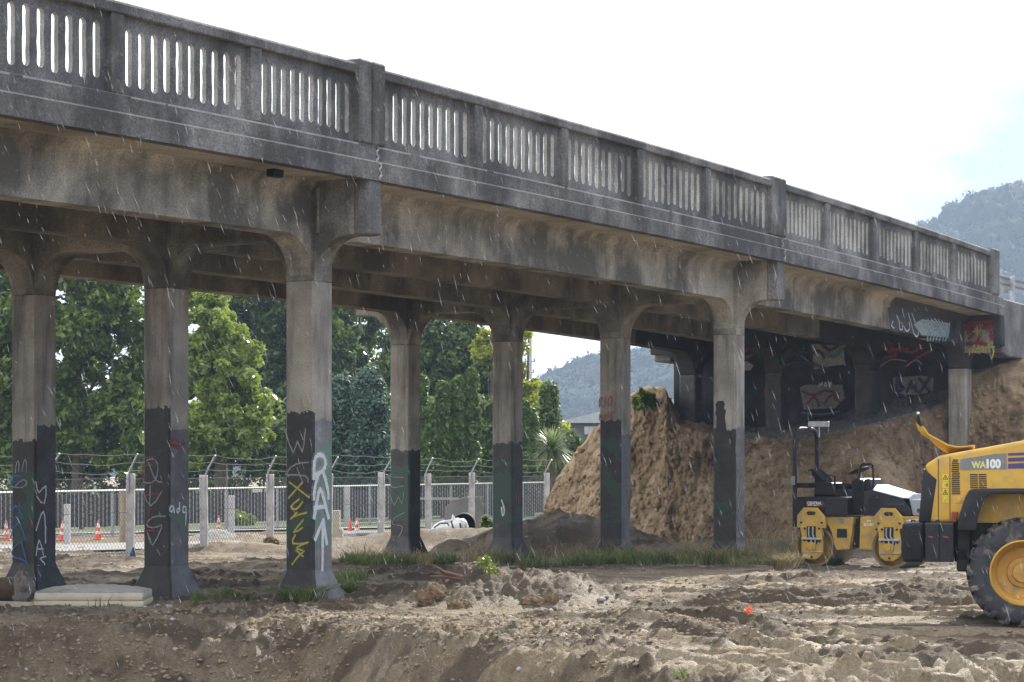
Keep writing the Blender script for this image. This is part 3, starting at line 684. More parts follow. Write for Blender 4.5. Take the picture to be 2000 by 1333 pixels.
tagcol(0, 2, 'R', z6([[(200,520),(212,600),(262,512),(250,665),(205,600)],[(200,790),(232,680),(250,690),(252,860)],[(200,930),(215,815),(240,930)],[(205,893),(240,893)],[(255,935),(210,945),(255,975),(235,1000),(210,985)],[(225,1000),(255,1080),(275,1100)],[(262,1090),(285,1035),(310,1050),(305,1090)]]), .022, 'sp_white', 'white spray painted letters running down the face')
tagcol(0, 2, 'R', z6([[(205,560),(245,530)],[(205,655),(240,650)],[(210,300),(218,350)],[(215,590),(240,640)]]), .018, 'sp_red', 'red spray paint marks')
tagcol(0, 1, 'L', z6([[(820,400),(850,385),(885,410),(880,490),(850,530),(800,520)],[(830,410),(870,520),(905,520)],[(840,540),(838,650)],[(800,570),(840,680),(905,570)],[(925,710),(850,710),(810,760),(850,780),(905,760)],[(905,770),(850,900),(825,800)]]), .02, 'sp_grey', 'pale grey spray painted letters')
tagcol(0, 1, 'L', z6([[(800,385),(865,380)],[(795,430),(850,425)],[(800,430),(795,520)],[(800,600),(880,580)],[(835,660),(830,740)],[(805,790),(860,790)]]), .02, 'sp_red', 'red spray painted strokes')
tagcol(0, 1, 'R', z6([[(965,655),(948,655),(945,685),(965,685),(968,650),(970,690)],[(1000,635),(1000,690),(983,690),(985,668),(1000,668)],[(1020,655),(1015,690),(1035,690),(1038,660),(1020,655)],[(1036,690),(1033,760)]]), .024, 'sp_white', 'small white spray painted word')
tagcol(0, 1, 'R', z6([[(940,290),(975,280),(1000,300),(1025,290)],[(945,305),(1000,320),(1030,305)],[(955,320),(1010,335)]]), .022, 'sp_red', 'red spray paint scribble')
tagcol(0, 0, 'L', z6([[(1592,230),(1640,390),(1660,260),(1690,390),(1705,220)],[(1725,410),(1650,415),(1600,460),(1610,490)],[(1600,480),(1720,480),(1720,520)],[(1660,440),(1690,520)]]), .02, 'sp_grey', 'grey spray painted letters')
tagcol(0, 0, 'L', z6([[(1615,520),(1725,605)],[(1690,520),(1610,610)],[(1670,615),(1612,660),(1655,680),(1690,630)],[(1712,690),(1640,710),(1615,735),(1660,690)],[(1695,730),(1625,815),(1690,775)],[(1720,855),(1640,890),(1690,900)],[(1650,815),(1620,870),(1715,860)],[(1700,905),(1660,940),(1632,980)],[(1655,900),(1695,935)]]), .022, 'sp_yellow', 'yellow spray painted letters')
tagcol(0, 0, 'R', z6([[(1750,500),(1748,400),(1770,365),(1805,370),(1820,420),(1800,460),(1760,480)],[(1775,470),(1745,560),(1740,615)],[(1800,460),(1828,560),(1830,610)],[(1750,720),(1775,560),(1790,560),(1830,720)],[(1748,665),(1815,655)],[(1800,730),(1755,840)],[(1800,730),(1820,865)],[(1798,740),(1795,1010)]]), .06, 'sp_white', 'thick white spray painted letters and an arrow')
tagcol(1, 3, 'L', z7([[(455,485),(460,560),(535,540)],[(455,490),(535,495)],[(460,590),(490,670),(510,580),(530,660),(540,580)],[(545,690),(480,720),(470,760),(530,760),(535,790),(480,870)]]), .022, 'sp_grey', 'grey spray painted letters on green paint')
tagcol(1, 2, 'L', z7([[(1085,620),(1105,680),(1090,720),(1085,660)]]), .03, 'sp_white', 'white spray painted squiggle')
tagcol(1, 2, 'R', z7([[(1165,590),(1172,690)],[(1178,600),(1180,640)]]), .03, 'sp_pink', 'faded red spray paint')
tagcol(1, 1, 'L', z7([[(1625,105),(1620,50),(1650,45),(1645,75),(1625,80),(1655,105)],[(1665,45),(1660,100)],[(1690,45),(1675,70),(1685,100),(1702,80),(1700,45),(1690,40)],[(1622,175),(1635,130),(1650,172)],[(1625,158),(1648,155)],[(1660,172),(1662,130),(1680,170),(1682,125)],[(1712,125),(1692,140),(1690,165),(1710,160)]]), .022, 'sp_pink', 'faded red spray painted letters')
tagcol(1, 0, 'R', [[(1438,860),(1436,885),(1440,905),(1444,930),(1436,955),(1446,965),(1438,985),(1446,1000),(1438,1020),(1446,1030),(1440,1055),(1448,1040)],[(1440,940),(1448,960),(1436,1000),(1448,1020)],[(1437,1000),(1446,1045)]], .02, 'sp_cream', 'cream scrawl running down the face')
fr_, uz_ = colpx(1, 0, 'L'); mb = MB()
mb.add([fr_(*uz_(a, b), .004) for a, b in ((1399,840),(1400,815),(1397,808),(1399,797),(1397,790),(1402,784),(1413,783),(1416,790),(1414,797),(1418,803),(1416,815),(1419,840))], [tuple(range(12))])
o = mb.build('paint_patch', M['sp_black'], cols[1, 0]); o['label'] = 'patch of black paint above the painted band'
# graffiti on the last girder, the end block and the walls behind
GL = lambda u, z, l: (u, -.2-l, z)
def pxplane(fr):                                   # pixel to (u, z) on a face running along the bridge
    y = fr(0, 0, 0)[1]
    def uz(px, py):
        q = (px-1000)/F; p0 = bw(0, y); s = (q*p0.y - p0.x)/(Vd.x - q*Vd.y); return s, CH+(HY-py)/F*(p0.y+Vd.y*s)
    return uz
def tagplane(fr, lines, w, mat, parent, label, name='graffiti'):
    uz = pxplane(fr)
    strokes(name, fr, [([uz(*p) for p in (ln[0] if isinstance(ln, tuple) else ln)], ln[1] if isinstance(ln, tuple) else w) for ln in lines], w, M[mat], parent, label)
def panelplane(fr, pts, mat, parent, label, lift):
    uz = pxplane(fr); q = [uz(*p) for p in pts]; mb = MB(); mb.add([fr(u, z, lift) for u, z in q], [tuple(range(len(q)))])
    o = mb.build('paint_patch', M[mat], parent); o['label'] = label
z8 = lambda l: Z(l, 1600, 450, 4.4425)
g20 = gird[2, 0]
panelplane(GL, [(1734,602),(1740,598),(1868,622),(1864,664),(1738,646)], 'sp_black', g20, 'black painted panel under graffiti', .003)
panelplane(GL, [(1784,634),(1800,624),(1856,632),(1852,660),(1800,655)], 'sp_sky', g20, 'pale blue filled shape on the black panel', .0045)
GL2 = lambda u, z, l: GL(u, z, l+.005)
tagplane(GL2, z8([[(640,790),(620,830),(650,850)],[(670,740),(700,800),(690,860),(725,870),(715,800)],[(720,680),(735,760)],[(730,830),(755,890),(790,850),(775,800)],[(770,720),(800,820),(815,900),(850,935),(860,880)],[(800,720),(830,800)],[(870,800),(900,860)]]), .035, 'sp_white', g20, 'white spray painted letters')
tagplane(GL2, z8([[(880,790),(920,860)],[(910,780),(950,850)],[(940,775),(985,840)],[(970,775),(1020,830)],[(1000,770),(1050,840)],[(1030,780),(1080,850)],[(1060,790),(1105,870)],[(1090,810),(1120,900)],[(1130,800),(1125,890),(1090,960)],[(940,960),(935,900),(985,850),(1040,850)],[(960,955),(970,890)],[(985,960),(1000,880)],[(1010,960),(1030,880)],[(1040,960),(1055,880)],[(1070,960),(1075,890)]]), .05, 'sp_sky', g20, 'pale blue and white spray painted shapes')
EB = lambda u, z, l: (u, -.27-l, z)
# flank of the last cross beam facing the camera side
FX = lambda u, z, l: (2*SPAN-.246-l, u, z)
def pxcross(fr):
    xx = fr(0, 0, 0)[0]
    def uz(px, py):
        q = (px-1000)/F; p0 = bw(xx, 0); s = (q*p0.y - p0.x)/(-Nd.x + q*Nd.y); pt = p0 - Nd*s; return s, CH+(HY-py)/F*pt.y
    return uz
def tagcross(fr, lines, w, mat, parent, label):
    uz = pxcross(fr); strokes('graffiti', fr, [[uz(*p) for p in ln] for ln in lines], w, M[mat], parent, label)
def patchcross(fr, pts, mat, parent, label, lift):
    uz = pxcross(fr); q = [uz(*p) for p in pts]; mb = MB(); mb.add([fr(u, z, lift) for u, z in q], [tuple(range(len(q)))])
    o = mb.build('paint_patch', M[mat], parent); o['label'] = label
heads = [o for o in bridge.children if o.name.startswith('cross_beam')]; hC = heads[-1]
bwall = [o for o in bridge.children if o.name.startswith('back_wall')][0]
FX2 = lambda u, z, l: FX(u, z, l+.004)
patchcross(FX, [(1884,636),(1938,628),(1940,672),(1930,690),(1884,690)], 'sp_cream', hC, 'cream painted panel', .003)
tagcross(FX2, z8([[(1270,830),(1330,810),(1400,800),(1500,790)],[(1260,860),(1330,850)],[(1290,890),(1350,850),(1380,830)],[(1300,940),(1340,900)],[(1380,960),(1390,900),(1370,850)],[(1420,850),(1470,840),(1510,850)],[(1280,990),(1370,975),(1450,990)],[(1490,880),(1500,950)],[(1260,840),(1300,800),(1350,795)],[(1430,820),(1500,815)]]), .075, 'sp_red', hC, 'red spray painted flower shapes')
tagcross(FX2, z8([[(1260,1020),(1300,1030),(1305,1080)],[(1300,1040),(1330,1070),(1340,980)],[(1340,985),(1370,1050),(1380,985),(1390,1070)],[(1395,1030),(1420,1000),(1430,1050),(1400,1050)],[(1430,1020),(1520,1010)],[(1470,970),(1480,1060)],[(1500,1010),(1520,1050),(1500,1110)],[(1340,880),(1410,870)],[(1370,830),(1375,920)],[(1350,850),(1400,900)]]), .035, 'sp_yellow', hC, 'yellow spray painted letters')
patchcross(FX, [(1585,672),(1648,676),(1650,712),(1620,716),(1590,722)], 'sp_cream', hC, 'cream painted patch', .003)
tagcross(FX2, [[(1530,690),(1545,670),(1560,700)],[(1560,668),(1575,700),(1600,680),(1610,700)],[(1530,716),(1560,706),(1590,712),(1620,722)],[(1600,665),(1620,690),(1640,672)]], .06, 'sp_black', hC, 'black spray painted curves')
tagcross(FX2, [[(1526,700),(1532,712)],[(1565,695),(1580,708)],[(1610,690),(1630,700),(1645,680)]], .06, 'sp_teal', hC, 'teal spray painted strokes')
tagcross(FX2, [[(1722,676),(1740,690),(1760,676),(1780,694),(1800,676)],[(1735,668),(1745,684)],[(1790,700),(1820,684)],[(1730,700),(1750,694)]], .07, 'sp_red', hC, 'red spray painted strokes')
tagcross(FX2, [[(1720,716),(1740,700),(1770,706)],[(1770,716),(1790,700),(1800,712)]], .03, 'sp_pink', hC, 'thin pale red scribble')
BK = lambda u, z, l: (2*SPAN+1.5-l, u, z); BK2 = lambda u, z, l: BK(u, z, l+.004)
patchcross(BK, [(1562,756),(1575,752),(1645,752),(1650,778),(1630,798),(1570,800)], 'sp_cream', bwall, 'cream painted panel', .003)
tagcross(BK2, [[(1566,764),(1590,776),(1610,760),(1640,770)],[(1575,790),(1592,770),(1600,794)],[(1610,790),(1625,766),(1640,786)]], .05, 'sp_red', bwall, 'red spray painted letters')
tagcross(BK2, [[(1600,756),(1601,748),(1605,755),(1606,747)],[(1612,755),(1609,751),(1613,747),(1616,751),(1612,755)],[(1621,756),(1620,747),(1625,749),(1621,752)]], .035, 'sp_white', bwall, 'small white letters NOP')
patchcross(BK, [(1744,738),(1800,734),(1824,738),(1822,765),(1790,772),(1746,768)], 'sp_cream', bwall, 'cream painted panel beside the front column', .003)
tagcross(BK2, [[(1752,765),(1750,738),(1764,740),(1752,750),(1768,758),(1754,766)],[(1772,766),(1782,738),(1790,766)],[(1776,756),(1788,756)],[(1796,740),(1816,766)],[(1816,738),(1796,768)]], .07, 'sp_navy', bwall, 'navy spray painted letters BAX')

tagcross(FX2, [[(1586,650),(1592,640),(1598,652),(1604,640),(1610,652)],[(1618,650),(1624,642),(1630,652),(1638,644)],[(1596,660),(1620,658)]], .035, 'sp_grey', hC, 'grey scribble high on the dark beam')
tagcross(FX2, [[(1446,676),(1456,690),(1466,674)],[(1452,700),(1470,694)],[(1500,690),(1510,704),(1518,688)]], .05, 'sp_red', hC, 'dull red strokes behind the middle column')
patchcross(FX, [(1440,712),(1458,706),(1472,714),(1466,724),(1444,724)], 'sp_cream', hC, 'cream blotch behind the middle column', .003)
tagcross(BK2, [[(1566,806),(1600,812),(1640,804)],[(1580,812),(1576,790)],[(1690,770),(1700,790),(1712,768)]], .03, 'sp_grey', bwall, 'grey strokes low on the dark wall')
tagcol(2, 2, 'L', [[(1486,772),(1486,756),(1494,772),(1495,756)]], .03, 'sp_red', 'small red letter')
# guard rail on the approach
gr = empty('guard_rail', bw(2*SPAN+.3, -.85).to_3d() + Vector((0, 0, 6.05)), TH); tag(gr, 'galvanised steel guard rail on the approach behind the end of the concrete parapet', 'guard rail')
mb = MB(); prof = [(-.04, .42), (.02, .46), (.02, .52), (-.04, .57), (.02, .62), (.02, .68), (-.04, .72), (-.055, .72), (.005, .68), (.005, .62), (-.055, .57), (.005, .52), (.005, .46), (-.055, .42)]
mb.sweep([(y, z-.06) for y, z in prof], 0, 8, 2); mb.build('rail', M['steel'], gr)
for x in (.95, 3.0, 5.0, 7.0):
    mb = MB(); mb.box(x, x+.12, -.16, -.058, 0, .72); mb.build('post', M['steel'], gr, bevel=.006)
    mb = MB(); mb.box(x+.02, x+.1, .03, .1, .3, .66); mb.build('spacer', M['timber'], gr)

# ------------------------------------------------------------------ cut earth bank under the abutment
def interp(ctrl, t):
    ctrl = np.array(ctrl, float); u = np.linspace(0, 1, len(ctrl)); return np.stack([np.interp(t, u, ctrl[:, i]) for i in range(3)], -1)
BK_ = [  # base pixel & distance, lip pixel & distance, back pixel & distance
 ((1062,1030,66), (1072,985,66.5), (1080,985,70)), ((1066,1050,64), (1086,938,66), (1100,935,70)), ((1085,1062,61.5), (1118,893,65), (1130,890,69)),
 ((1120,1068,59.5), (1160,843,63.5), (1170,838,68)), ((1170,1072,58), (1208,788,61), (1222,784,66)), ((1230,1075,56), (1250,764,59.5), (1262,758,64)),
 ((1290,1078,54.5), (1300,768,59.0), (1300,762,62)), ((1340,1080,53.5), (1325,830,57.6), (1330,815,61.5)), ((1400,1082,52), (1400,855,56.6), (1400,832,61)),
 ((1460,1084,51), (1470,858,55.8), (1470,836,60.5)), ((1540,1086,50), (1545,852,55), (1545,830,60)), ((1620,1088,49.5), (1625,845,54.6), (1625,818,59.5)),
 ((1700,1088,49.2), (1700,830,54.3), (1690,792,59)), ((1790,1082,51.5), (1775,808,55.6), (1770,775,58.8)), ((1828,1060,55.9), (1826,795,57.1), (1820,765,58.6)), ((1882,1058,56.2), (1880,760,57.2), (1880,745,58.6)),
 ((1900,1060,55.6), (1893,735,57.0), (1893,715,58.6)), ((1960,1070,54), (1950,712,57.0), (1950,690,58.8)), ((2040,1080,51), (2040,690,58), (2040,680,60)),
 ((2150,1078,52), (2150,690,59.5), (2150,680,62)), ((2500,1070,56), (2500,700,64), (2500,690,68))]
nu, nv1, nv2 = 620, 130, 26
uu = np.linspace(0, 1, nu)
Bp = interp([at(*c[0]) for c in BK_], uu); Lp = interp([at(*c[1]) for c in BK_], uu); Kp = interp([at(*c[2]) for c in BK_], uu)
Bp[:, 2] = -.4
rows = []
arcl = np.concatenate([[0], np.cumsum(np.linalg.norm(np.diff((Bp+Lp)/2, axis=0), axis=1))])
for i in range(nv1+1):
    v = i/nv1; hz = v**1.35 if v < 1 else 1
    P = Bp*(1-v) + Lp*v; P[:, :2] = Bp[:, :2]*(1-hz) + Lp[:, :2]*hz
    z = P[:, 2]
    d = .7*fbm(arcl*.45, z*.35+3, 4, 201) + .42*np.abs(fbm(arcl*1.2, z*1.3, 5, 211, .62)) + .26*fbm(arcl*3.2, z*3.6, 5, 221, .68) + .1*fbm(arcl*.6, z*5, 3, 231)
    d = d*(1-.35*ss(.38, .5, uu)) + .07*np.abs(fbm(arcl*7+2*z, z*6, 4, 235, .7)); w = min(1, v*5)*(1-.55*ss(.9, 1, v)); P[:, 1] -= d*w*.75; P[:, 0] -= d*w*.22; P[:, 2] += .08*fbm(arcl*2, z*0+v*9, 3, 241)
    rows.append(P)
for i in range(1, nv2+1):
    v = i/nv2; P = Lp*(1-v) + Kp*v; P[:, 2] += .16*fbm(arcl*1.6, np.full(nu, v*6.), 4, 251)*math.sin(v*3) + .05*np.abs(fbm(arcl*6, np.full(nu, v*14.), 3, 261)); rows.append(P)
BV = np.stack(rows, 0); nr = BV.shape[0]; idx = np.arange(nr*nu).reshape(nr, nu)
def bank_mat():
    m, nt, p = newmat('cut_clay'); L = nt.links.new; tc = N(nt, 'ShaderNodeTexCoord').outputs['Object']
    a = noise(nt, .5, 8, .62, tc, (1, 1, .7)); b = noise(nt, 2.6, 9, .68, tc, (1, 1, 1.1)); c = noise(nt, 16, 6, .75, tc)
    t = mth(nt, 'ADD', mth(nt, 'MULTIPLY', a.outputs['Fac'], .55), mth(nt, 'MULTIPLY', b.outputs['Fac'], .45))
    r = ramp(nt, [(.36, (.11, .072, .043)), (.47, (.26, .182, .107)), (.57, (.4, .298, .185)), (.68, (.56, .46, .34))]); L(t, r.inputs[0])
    rg = ramp(nt, [(.3, .6), (.7, 1.25)]); L(c.outputs['Fac'], rg.inputs[0]); col = mixc(nt, .75, r.outputs[0], rg.outputs[0], 'MULTIPLY')
    at_ = N(nt, 'ShaderNodeAttribute', attribute_name='top'); gv = noise(nt, 12, 6, .7, tc); rv = ramp(nt, [(.35, (.09, .085, .075)), (.65, (.27, .26, .23))]); L(gv.outputs['Fac'], rv.inputs[0])
    col = mixc(nt, at_.outputs['Fac'], col, rv.outputs[0])
    L(col, p.inputs['Base Color']); p.inputs['Roughness'].default_value = .95; p.inputs['Specular IOR Level'].default_value = .15
    bump(nt, p, mth(nt, 'ADD', c.outputs['Fac'], mth(nt, 'MULTIPLY', b.outputs['Fac'], 2)), .8, .05)
    return m
topa = np.concatenate([np.tile(((np.arange(nv1+1)/nv1) > .985)[:, None], (1, nu)), np.ones((nv2, nu))], 0) * (ss(.36, .42, uu) * (1-ss(.7, .76, uu)))[None, :]
bank = npmesh('earth_bank', BV.reshape(-1, 3), np.stack([idx[:-1, :-1], idx[:-1, 1:], idx[1:, 1:], idx[1:, :-1]], -1).reshape(-1, 4), bank_mat(), smooth=True, attr={'top': topa.ravel()})
tag(bank, kind='structure')

def leaf_cloud(cl, leaf, per, flat=.55, seed=0):
    """cl: clumps (x,y,z,r); returns vertices and quads of folded leaves spread through the clumps"""
    r = np.random.default_rng(seed); cl = np.array(cl); n = len(cl)*per
    c = np.repeat(cl, per, 0); d = r.normal(size=(n, 3)); d /= np.linalg.norm(d, axis=1)[:, None]
    rad = c[:, 3]*(r.random(n)**.45); P = c[:, :3] + d*rad[:, None]*np.array([1, 1, flat+.25])
    nrm = d*.7 + r.normal(size=(n, 3))*.55 + np.array([0, 0, .5]); nrm /= np.linalg.norm(nrm, axis=1)[:, None]
    t = r.normal(size=(n, 3)); t -= nrm*(t*nrm).sum(1)[:, None]; t /= np.linalg.norm(t, axis=1)[:, None]; b = np.cross(nrm, t)
    s = leaf*(.6+.8*r.random(n))[:, None]
    V = np.stack([P - t*s, P + b*s*.5 + nrm*s*.12, P + t*s - nrm*s*.15, P - b*s*.5 + nrm*s*.12], 1).reshape(-1, 3)
    return V, np.arange(n*4).reshape(n, 4)
r = np.random.default_rng(33); n = 5200; ri = (nv1*(r.random(n)**1.7)*.98).astype(int); ci = r.integers(4, nu-4, n); P = BV[ri, ci]; bm_ = bmesh.new(); bmesh.ops.create_icosphere(bm_, subdivisions=1, radius=1)
V0 = np.array([v.co[:] for v in bm_.verts]); F0 = np.array([[v.index for v in f.verts] for f in bm_.faces]); bm_.free()
sz = .012 + .1*r.random(n)**4; V = V0[None]*(1+.5*(r.random((n, len(V0), 1))-.5))*(sz[:, None]*(.6+.8*r.random((n, 3))))[:, None, :] + P[:, None, :]
o = npmesh('bank_clods', V.reshape(-1, 3), (F0[None] + (np.arange(n)*len(V0))[:, None, None]).reshape(-1, 3), bank.data.materials[0]); tag(o, 'clods and stones lying on the cut earth bank', 'clods', kind='stuff')

# ------------------------------------------------------------------ wooded hill far away
hx = np.linspace(-420, 620, 420); hy = np.linspace(640, 1200, 190); HX, HYY = np.meshgrid(hx, hy)
ridge = np.interp(hx, [-420, -60, -10, 0, 15, 35, 60, 110, 150, 165, 185, 207, 240, 300, 420, 620], [8, 10, 17, 24, 33, 38, 45, 66, 87, 94, 102, 110, 118, 130, 140, 110])
prof = ss(640, 905, hy)[:, None]*(1 - .25*ss(950, 1200, hy))[:, None]
HZ = ridge[None, :]*prof - 4 + 7*fbm(HX*.02, HYY*.02, 4, 301)*prof
def cell(x, y, s, seed):                  # rounded tree crowns
    x = x/s; y = y/s; ix = np.floor(x); iy = np.floor(y); best = np.full(x.shape, 9.)
    for dx in (-1, 0, 1):
        for dy in (-1, 0, 1):
            cx = ix+dx; cy = iy+dy; px = cx+.15+.7*_h(cx, cy, seed); py = cy+.15+.7*_h(cx, cy, seed+1)
            best = np.minimum(best, (x-px)**2 + (y-py)**2)
    return np.sqrt(best)
HZ += (6*np.clip(1-cell(HX, HYY, 9., 311)**2*1.6, 0, 1) + 3.5*np.clip(1-cell(HX, HYY, 5., 321)**2*1.6, 0, 1) + 4*ss(.35, .8, vn(HX*.09, HYY*.09, 331)) + 2*rng.random(HX.shape)) * ss(640, 700, HYY)
def hill_mat():
    m, nt, p = newmat('hill_forest'); L = nt.links.new; tc = N(nt, 'ShaderNodeTexCoord').outputs['Object']
    a = noise(nt, .12, 6, .7, tc); r = ramp(nt, [(.3, (.011, .017, .012)), (.5, (.026, .036, .022)), (.7, (.045, .058, .034))]); L(a.outputs['Fac'], r.inputs[0]); L(r.outputs[0], p.inputs['Base Color'])
    p.inputs['Roughness'].default_value = .9; p.inputs['Specular IOR Level'].default_value = .1; return m
idx = np.arange(HX.size).reshape(HX.shape)
hill = npmesh('hill', np.stack([HX, HYY, HZ], -1).reshape(-1, 3), np.stack([idx[:-1, :-1], idx[:-1, 1:], idx[1:, 1:], idx[1:, :-1]], -1).reshape(-1, 4), hill_mat(), smooth=False); tag(hill, kind='structure')

r = np.random.default_rng(55); n = 150000; fx_ = -20+270*r.random(n); fy_ = 660+270*r.random(n)**.8
ii = np.clip(np.searchsorted(hx, fx_)-1, 0, len(hx)-1); jj = np.clip(np.searchsorted(hy, fy_)-1, 0, len(hy)-1); fz_ = HZ[jj, ii]
cl = np.stack([fx_, fy_, fz_-.3, np.full(n, 2.0)], -1); V, Fq = leaf_cloud(cl, .75, 1, .6, seed=56)
o = npmesh('forest_canopy', V, Fq, leafmat('far_forest_leaves', (.014, .021, .016), (.043, .057, .036), .1, .9)); tag(o, 'far forest covering the hill', 'forest', kind='stuff')

# ------------------------------------------------------------------ security fence with concrete posts and barbed wire
fA = Vector((-9.0, 43.2)); fd = Vector((1.12, 2.98)); NF = 11
fpts = [fA - fd + fd*i for i in range(NF)]
fence = empty('security_fence', (*fpts[0], 0)); tag(fence, 'chain link security fence with white concrete posts and three barbed wires, behind the columns', 'fence')
def frel(i, t=0, z=0, off=0):
    p = fpts[i] + fd*t - fpts[0]; n = Vector((fd.y, -fd.x)).normalized()*off; return Vector((p.x+n.x, p.y+n.y, z))
fh = 1.68
post_me = None; frz = math.atan2(fd.y, fd.x)
for i in range(NF):
    p = frel(i)
    if post_me is None:
        mb = MB(); mb.prism([(-.085, -.07), (.085, -.07), (.07, .08), (-.07, .08)], 'z', -.4, fh+.06); po = mb.build('post', M['fpost'], fence, bevel=.012); post_me = po.data
        mb = MB(); mb.tube([(.03, -.085, fh-.32), (.03, -.085, fh+.05), (.07, -.1, fh+.14), (.27, -.16, fh+.47)], .02, 6); ar = mb.build('arm', M['steel'], fence); arm_me = ar.data
    else:
        po = bpy.data.objects.new('post', post_me); C.objects.link(po); po.parent = fence
        ar = bpy.data.objects.new('arm', arm_me); C.objects.link(ar); ar.parent = fence
    rz = R(-12)
    po.location = p + Vector((0, 0, random.uniform(-.03, .03))); po.rotation_euler = (R(random.uniform(-.7, .7)), R(random.uniform(-.8, .8)), rz); ar.location = p; ar.rotation_euler = (0, R(random.uniform(-4, 4)), rz)
mb = MB(); flen = (fd*(NF-1)).length; ux = fd.normalized()
def fp(s, z, off=-.03): n = Vector((ux.y, -ux.x))*off; return (ux.x*s+n.x, ux.y*s+n.y, z)
wpitch = .125; hh = fh-.02
nW = int((flen+hh)/wpitch)
for sgn in (1, -1):
    for j in range(nW):
        s0 = -hh + j*wpitch
        a, b = (s0, s0+hh) if sgn > 0 else (s0+hh, s0)
        # clip to the fence length
        za, zb = .04, hh; sa, sb = a, b
        def clip(sa, za, sb, zb, lim):
            return (lim, za + (zb-za)*(lim-sa)/(sb-sa))
        lo, hi = 0, flen
        if (sa < lo and sb < lo) or (sa > hi and sb > hi): continue
        A_, B_ = (sa, za), (sb, zb)
        if A_[0] < lo: A_ = clip(sa, za, sb, zb, lo)
        if B_[0] < lo: B_ = clip(sa, za, sb, zb, lo)
        if A_[0] > hi: A_ = clip(sa, za, sb, zb, hi)
        if B_[0] > hi: B_ = clip(sa, za, sb, zb, hi)
        mb.tube([fp(A_[0], A_[1], -.02-.006*sgn), fp(B_[0], B_[1], -.02-.006*sgn)], .0036, 3)
for s in np.arange(0, flen, wpitch/2): pass
mb.build('chain_link_mesh', M['wire'], fence)
mb = MB()
for z in (fh-.04, .95, .12): mb.tube([fp(flen*i/40, z + .01*math.sin(i*2.1)) for i in range(41)], .0055, 4)
mb.build('line_wire', M['wire'], fence)
mb = MB()
for kk, (dz, ox) in enumerate(((.14, .08), (.30, .175), (.46, .26))):
    pth = []
    for i in range(NF-1):
        for t in np.linspace(0, 1, 7)[:-1]:
            sg = -.05*math.sin(math.pi*t)*(1+.8*math.sin(i*1.7+kk)) + .012*math.sin(i*9+t*14)
            if kk == 2 and 4 <= i <= 5: sg += .13*math.sin(math.pi*((i-4)+t)/2)*(.3 + t*.3)
            q = frel(i, t, fh+dz+sg); pth.append((q.x+ox*math.cos(R(-12)), q.y-.12-ox*.2, q.z))
    mb.tube(pth, .0065, 4)
    for q in pth[::1]:
        mb.add([(q[0]-.03, q[1], q[2]-.03), (q[0]-.02, q[1], q[2]-.03), (q[0]+.03, q[1], q[2]+.03), (q[0]+.02, q[1], q[2]+.03)], [(0, 1, 2, 3)])
mb.build('barbed_wire', M['wire'], fence)
# lower steel bar fence behind it
bA = Vector((gx(-40, 56), 56)); bB = Vector((gx(1085, 84), 84)); bd = (bB-bA); bl = bd.length; bu = bd.normalized()
bar = empty('bar_fence', (bA.x, bA.y, 0), math.atan2(bu.y, bu.x)); tag(bar, 'pale blue grey steel bar fence with thin uprights, beyond the barbed wire fence', 'fence')
mb = MB(); mb.tube([(0, 0, 1.25), (bl, 0, 1.38)], .035, 6); mb.tube([(0, 0, .1), (bl, 0, .1)], .025, 6); mb.build('rail', M['steel'], bar)
for i in range(13):
    s = bl*i/12; mb = MB(); mb.tube([(s, 0, -.2), (s, 0, 1.25+.13*i/12)], .04, 8); mb.build('post', M['steel'], bar)
mb = MB()
for s in np.arange(.13, bl, .17): mb.box(s-.006, s+.006, -.006, .006, .1, 1.25+.13*s/bl)
mb.build('bars', M['steel'], bar)
# dark boarded fence at the back
kA = Vector((gx(-60, 63), 63)); kB = Vector((gx(1080, 92), 92)); ku = (kB-kA).normalized(); wdt = (kB-kA).length
dk = empty('board_fence', (kA.x, kA.y, 0), math.atan2(ku.y, ku.x)); tag(dk, 'low dark board fence behind the pale steel bars', 'fence')
mb = MB()
for i in range(int(wdt/.3)): mb.box(i*.3, i*.3+.288, 0, .03, .12, 1.08+.03*random.random())
mb.build('boards', M['dark_fence'], dk)
mb = MB(); mb.box(0, wdt, .031, .08, .75, .83); mb.build('rail', M['dark_fence'], dk)
mb = MB()
for i in range(int(wdt/2.4)): mb.box(i*2.4, i*2.4+.1, .081, .17, -.2, 1.1)
mb.build('posts', M['dark_fence'], dk)

# ------------------------------------------------------------------ things behind the fence
def sheet(name, pts, z, mat):
    mb = MB(); mb.add([(x, y, z) for x, y in pts], [tuple(range(len(pts)))]); o = mb.build(name, mat); tag(o, kind='structure'); return o
M['gravel'] = plain('grey_gravel', (.27, .268, .265), .9, .25, 30, bmp=.5, dirt=(.24, .22, .19), dirts=3)
def strip(name, A, B, mat, z=.06, n=40):
    vs = []; fs = []
    for i in range(n+1):
        t = i/n
        for P, Q in (A, B):
            x, y = P[0]*(1-t)+Q[0]*t, P[1]*(1-t)+Q[1]*t; vs.append((x, y, max(z, gz(x, y)+.02)))
    for i in range(n): fs.append((2*i, 2*i+2, 2*i+3, 2*i+1))
    mb = MB(); mb.add(vs, fs); o = mb.build(name, mat, smooth=True); tag(o, kind='structure'); return o
strip('gravel_path', ((gx(-60, 47), 47), (gx(470, 52), 52)), ((gx(-60, 52.5), 52.5), (gx(470, 56), 56)), M['gravel'])
strip('kerb', ((gx(-60, 58.5), 58.5), (gx(760, 67), 67)), ((gx(-60, 59), 59), (gx(760, 67.6), 67.6)), M['block'], .12)
M['lawn'] = plain('distant_lawn', (.07, .1, .035), .95, .4, 3, dirt=(.2, .17, .1), dirts=.6)
strip('lawn', ((gx(-120, 61), 61), (gx(1000, 72), 72)), ((-60, 260), (30, 260)), M['lawn'], .05)
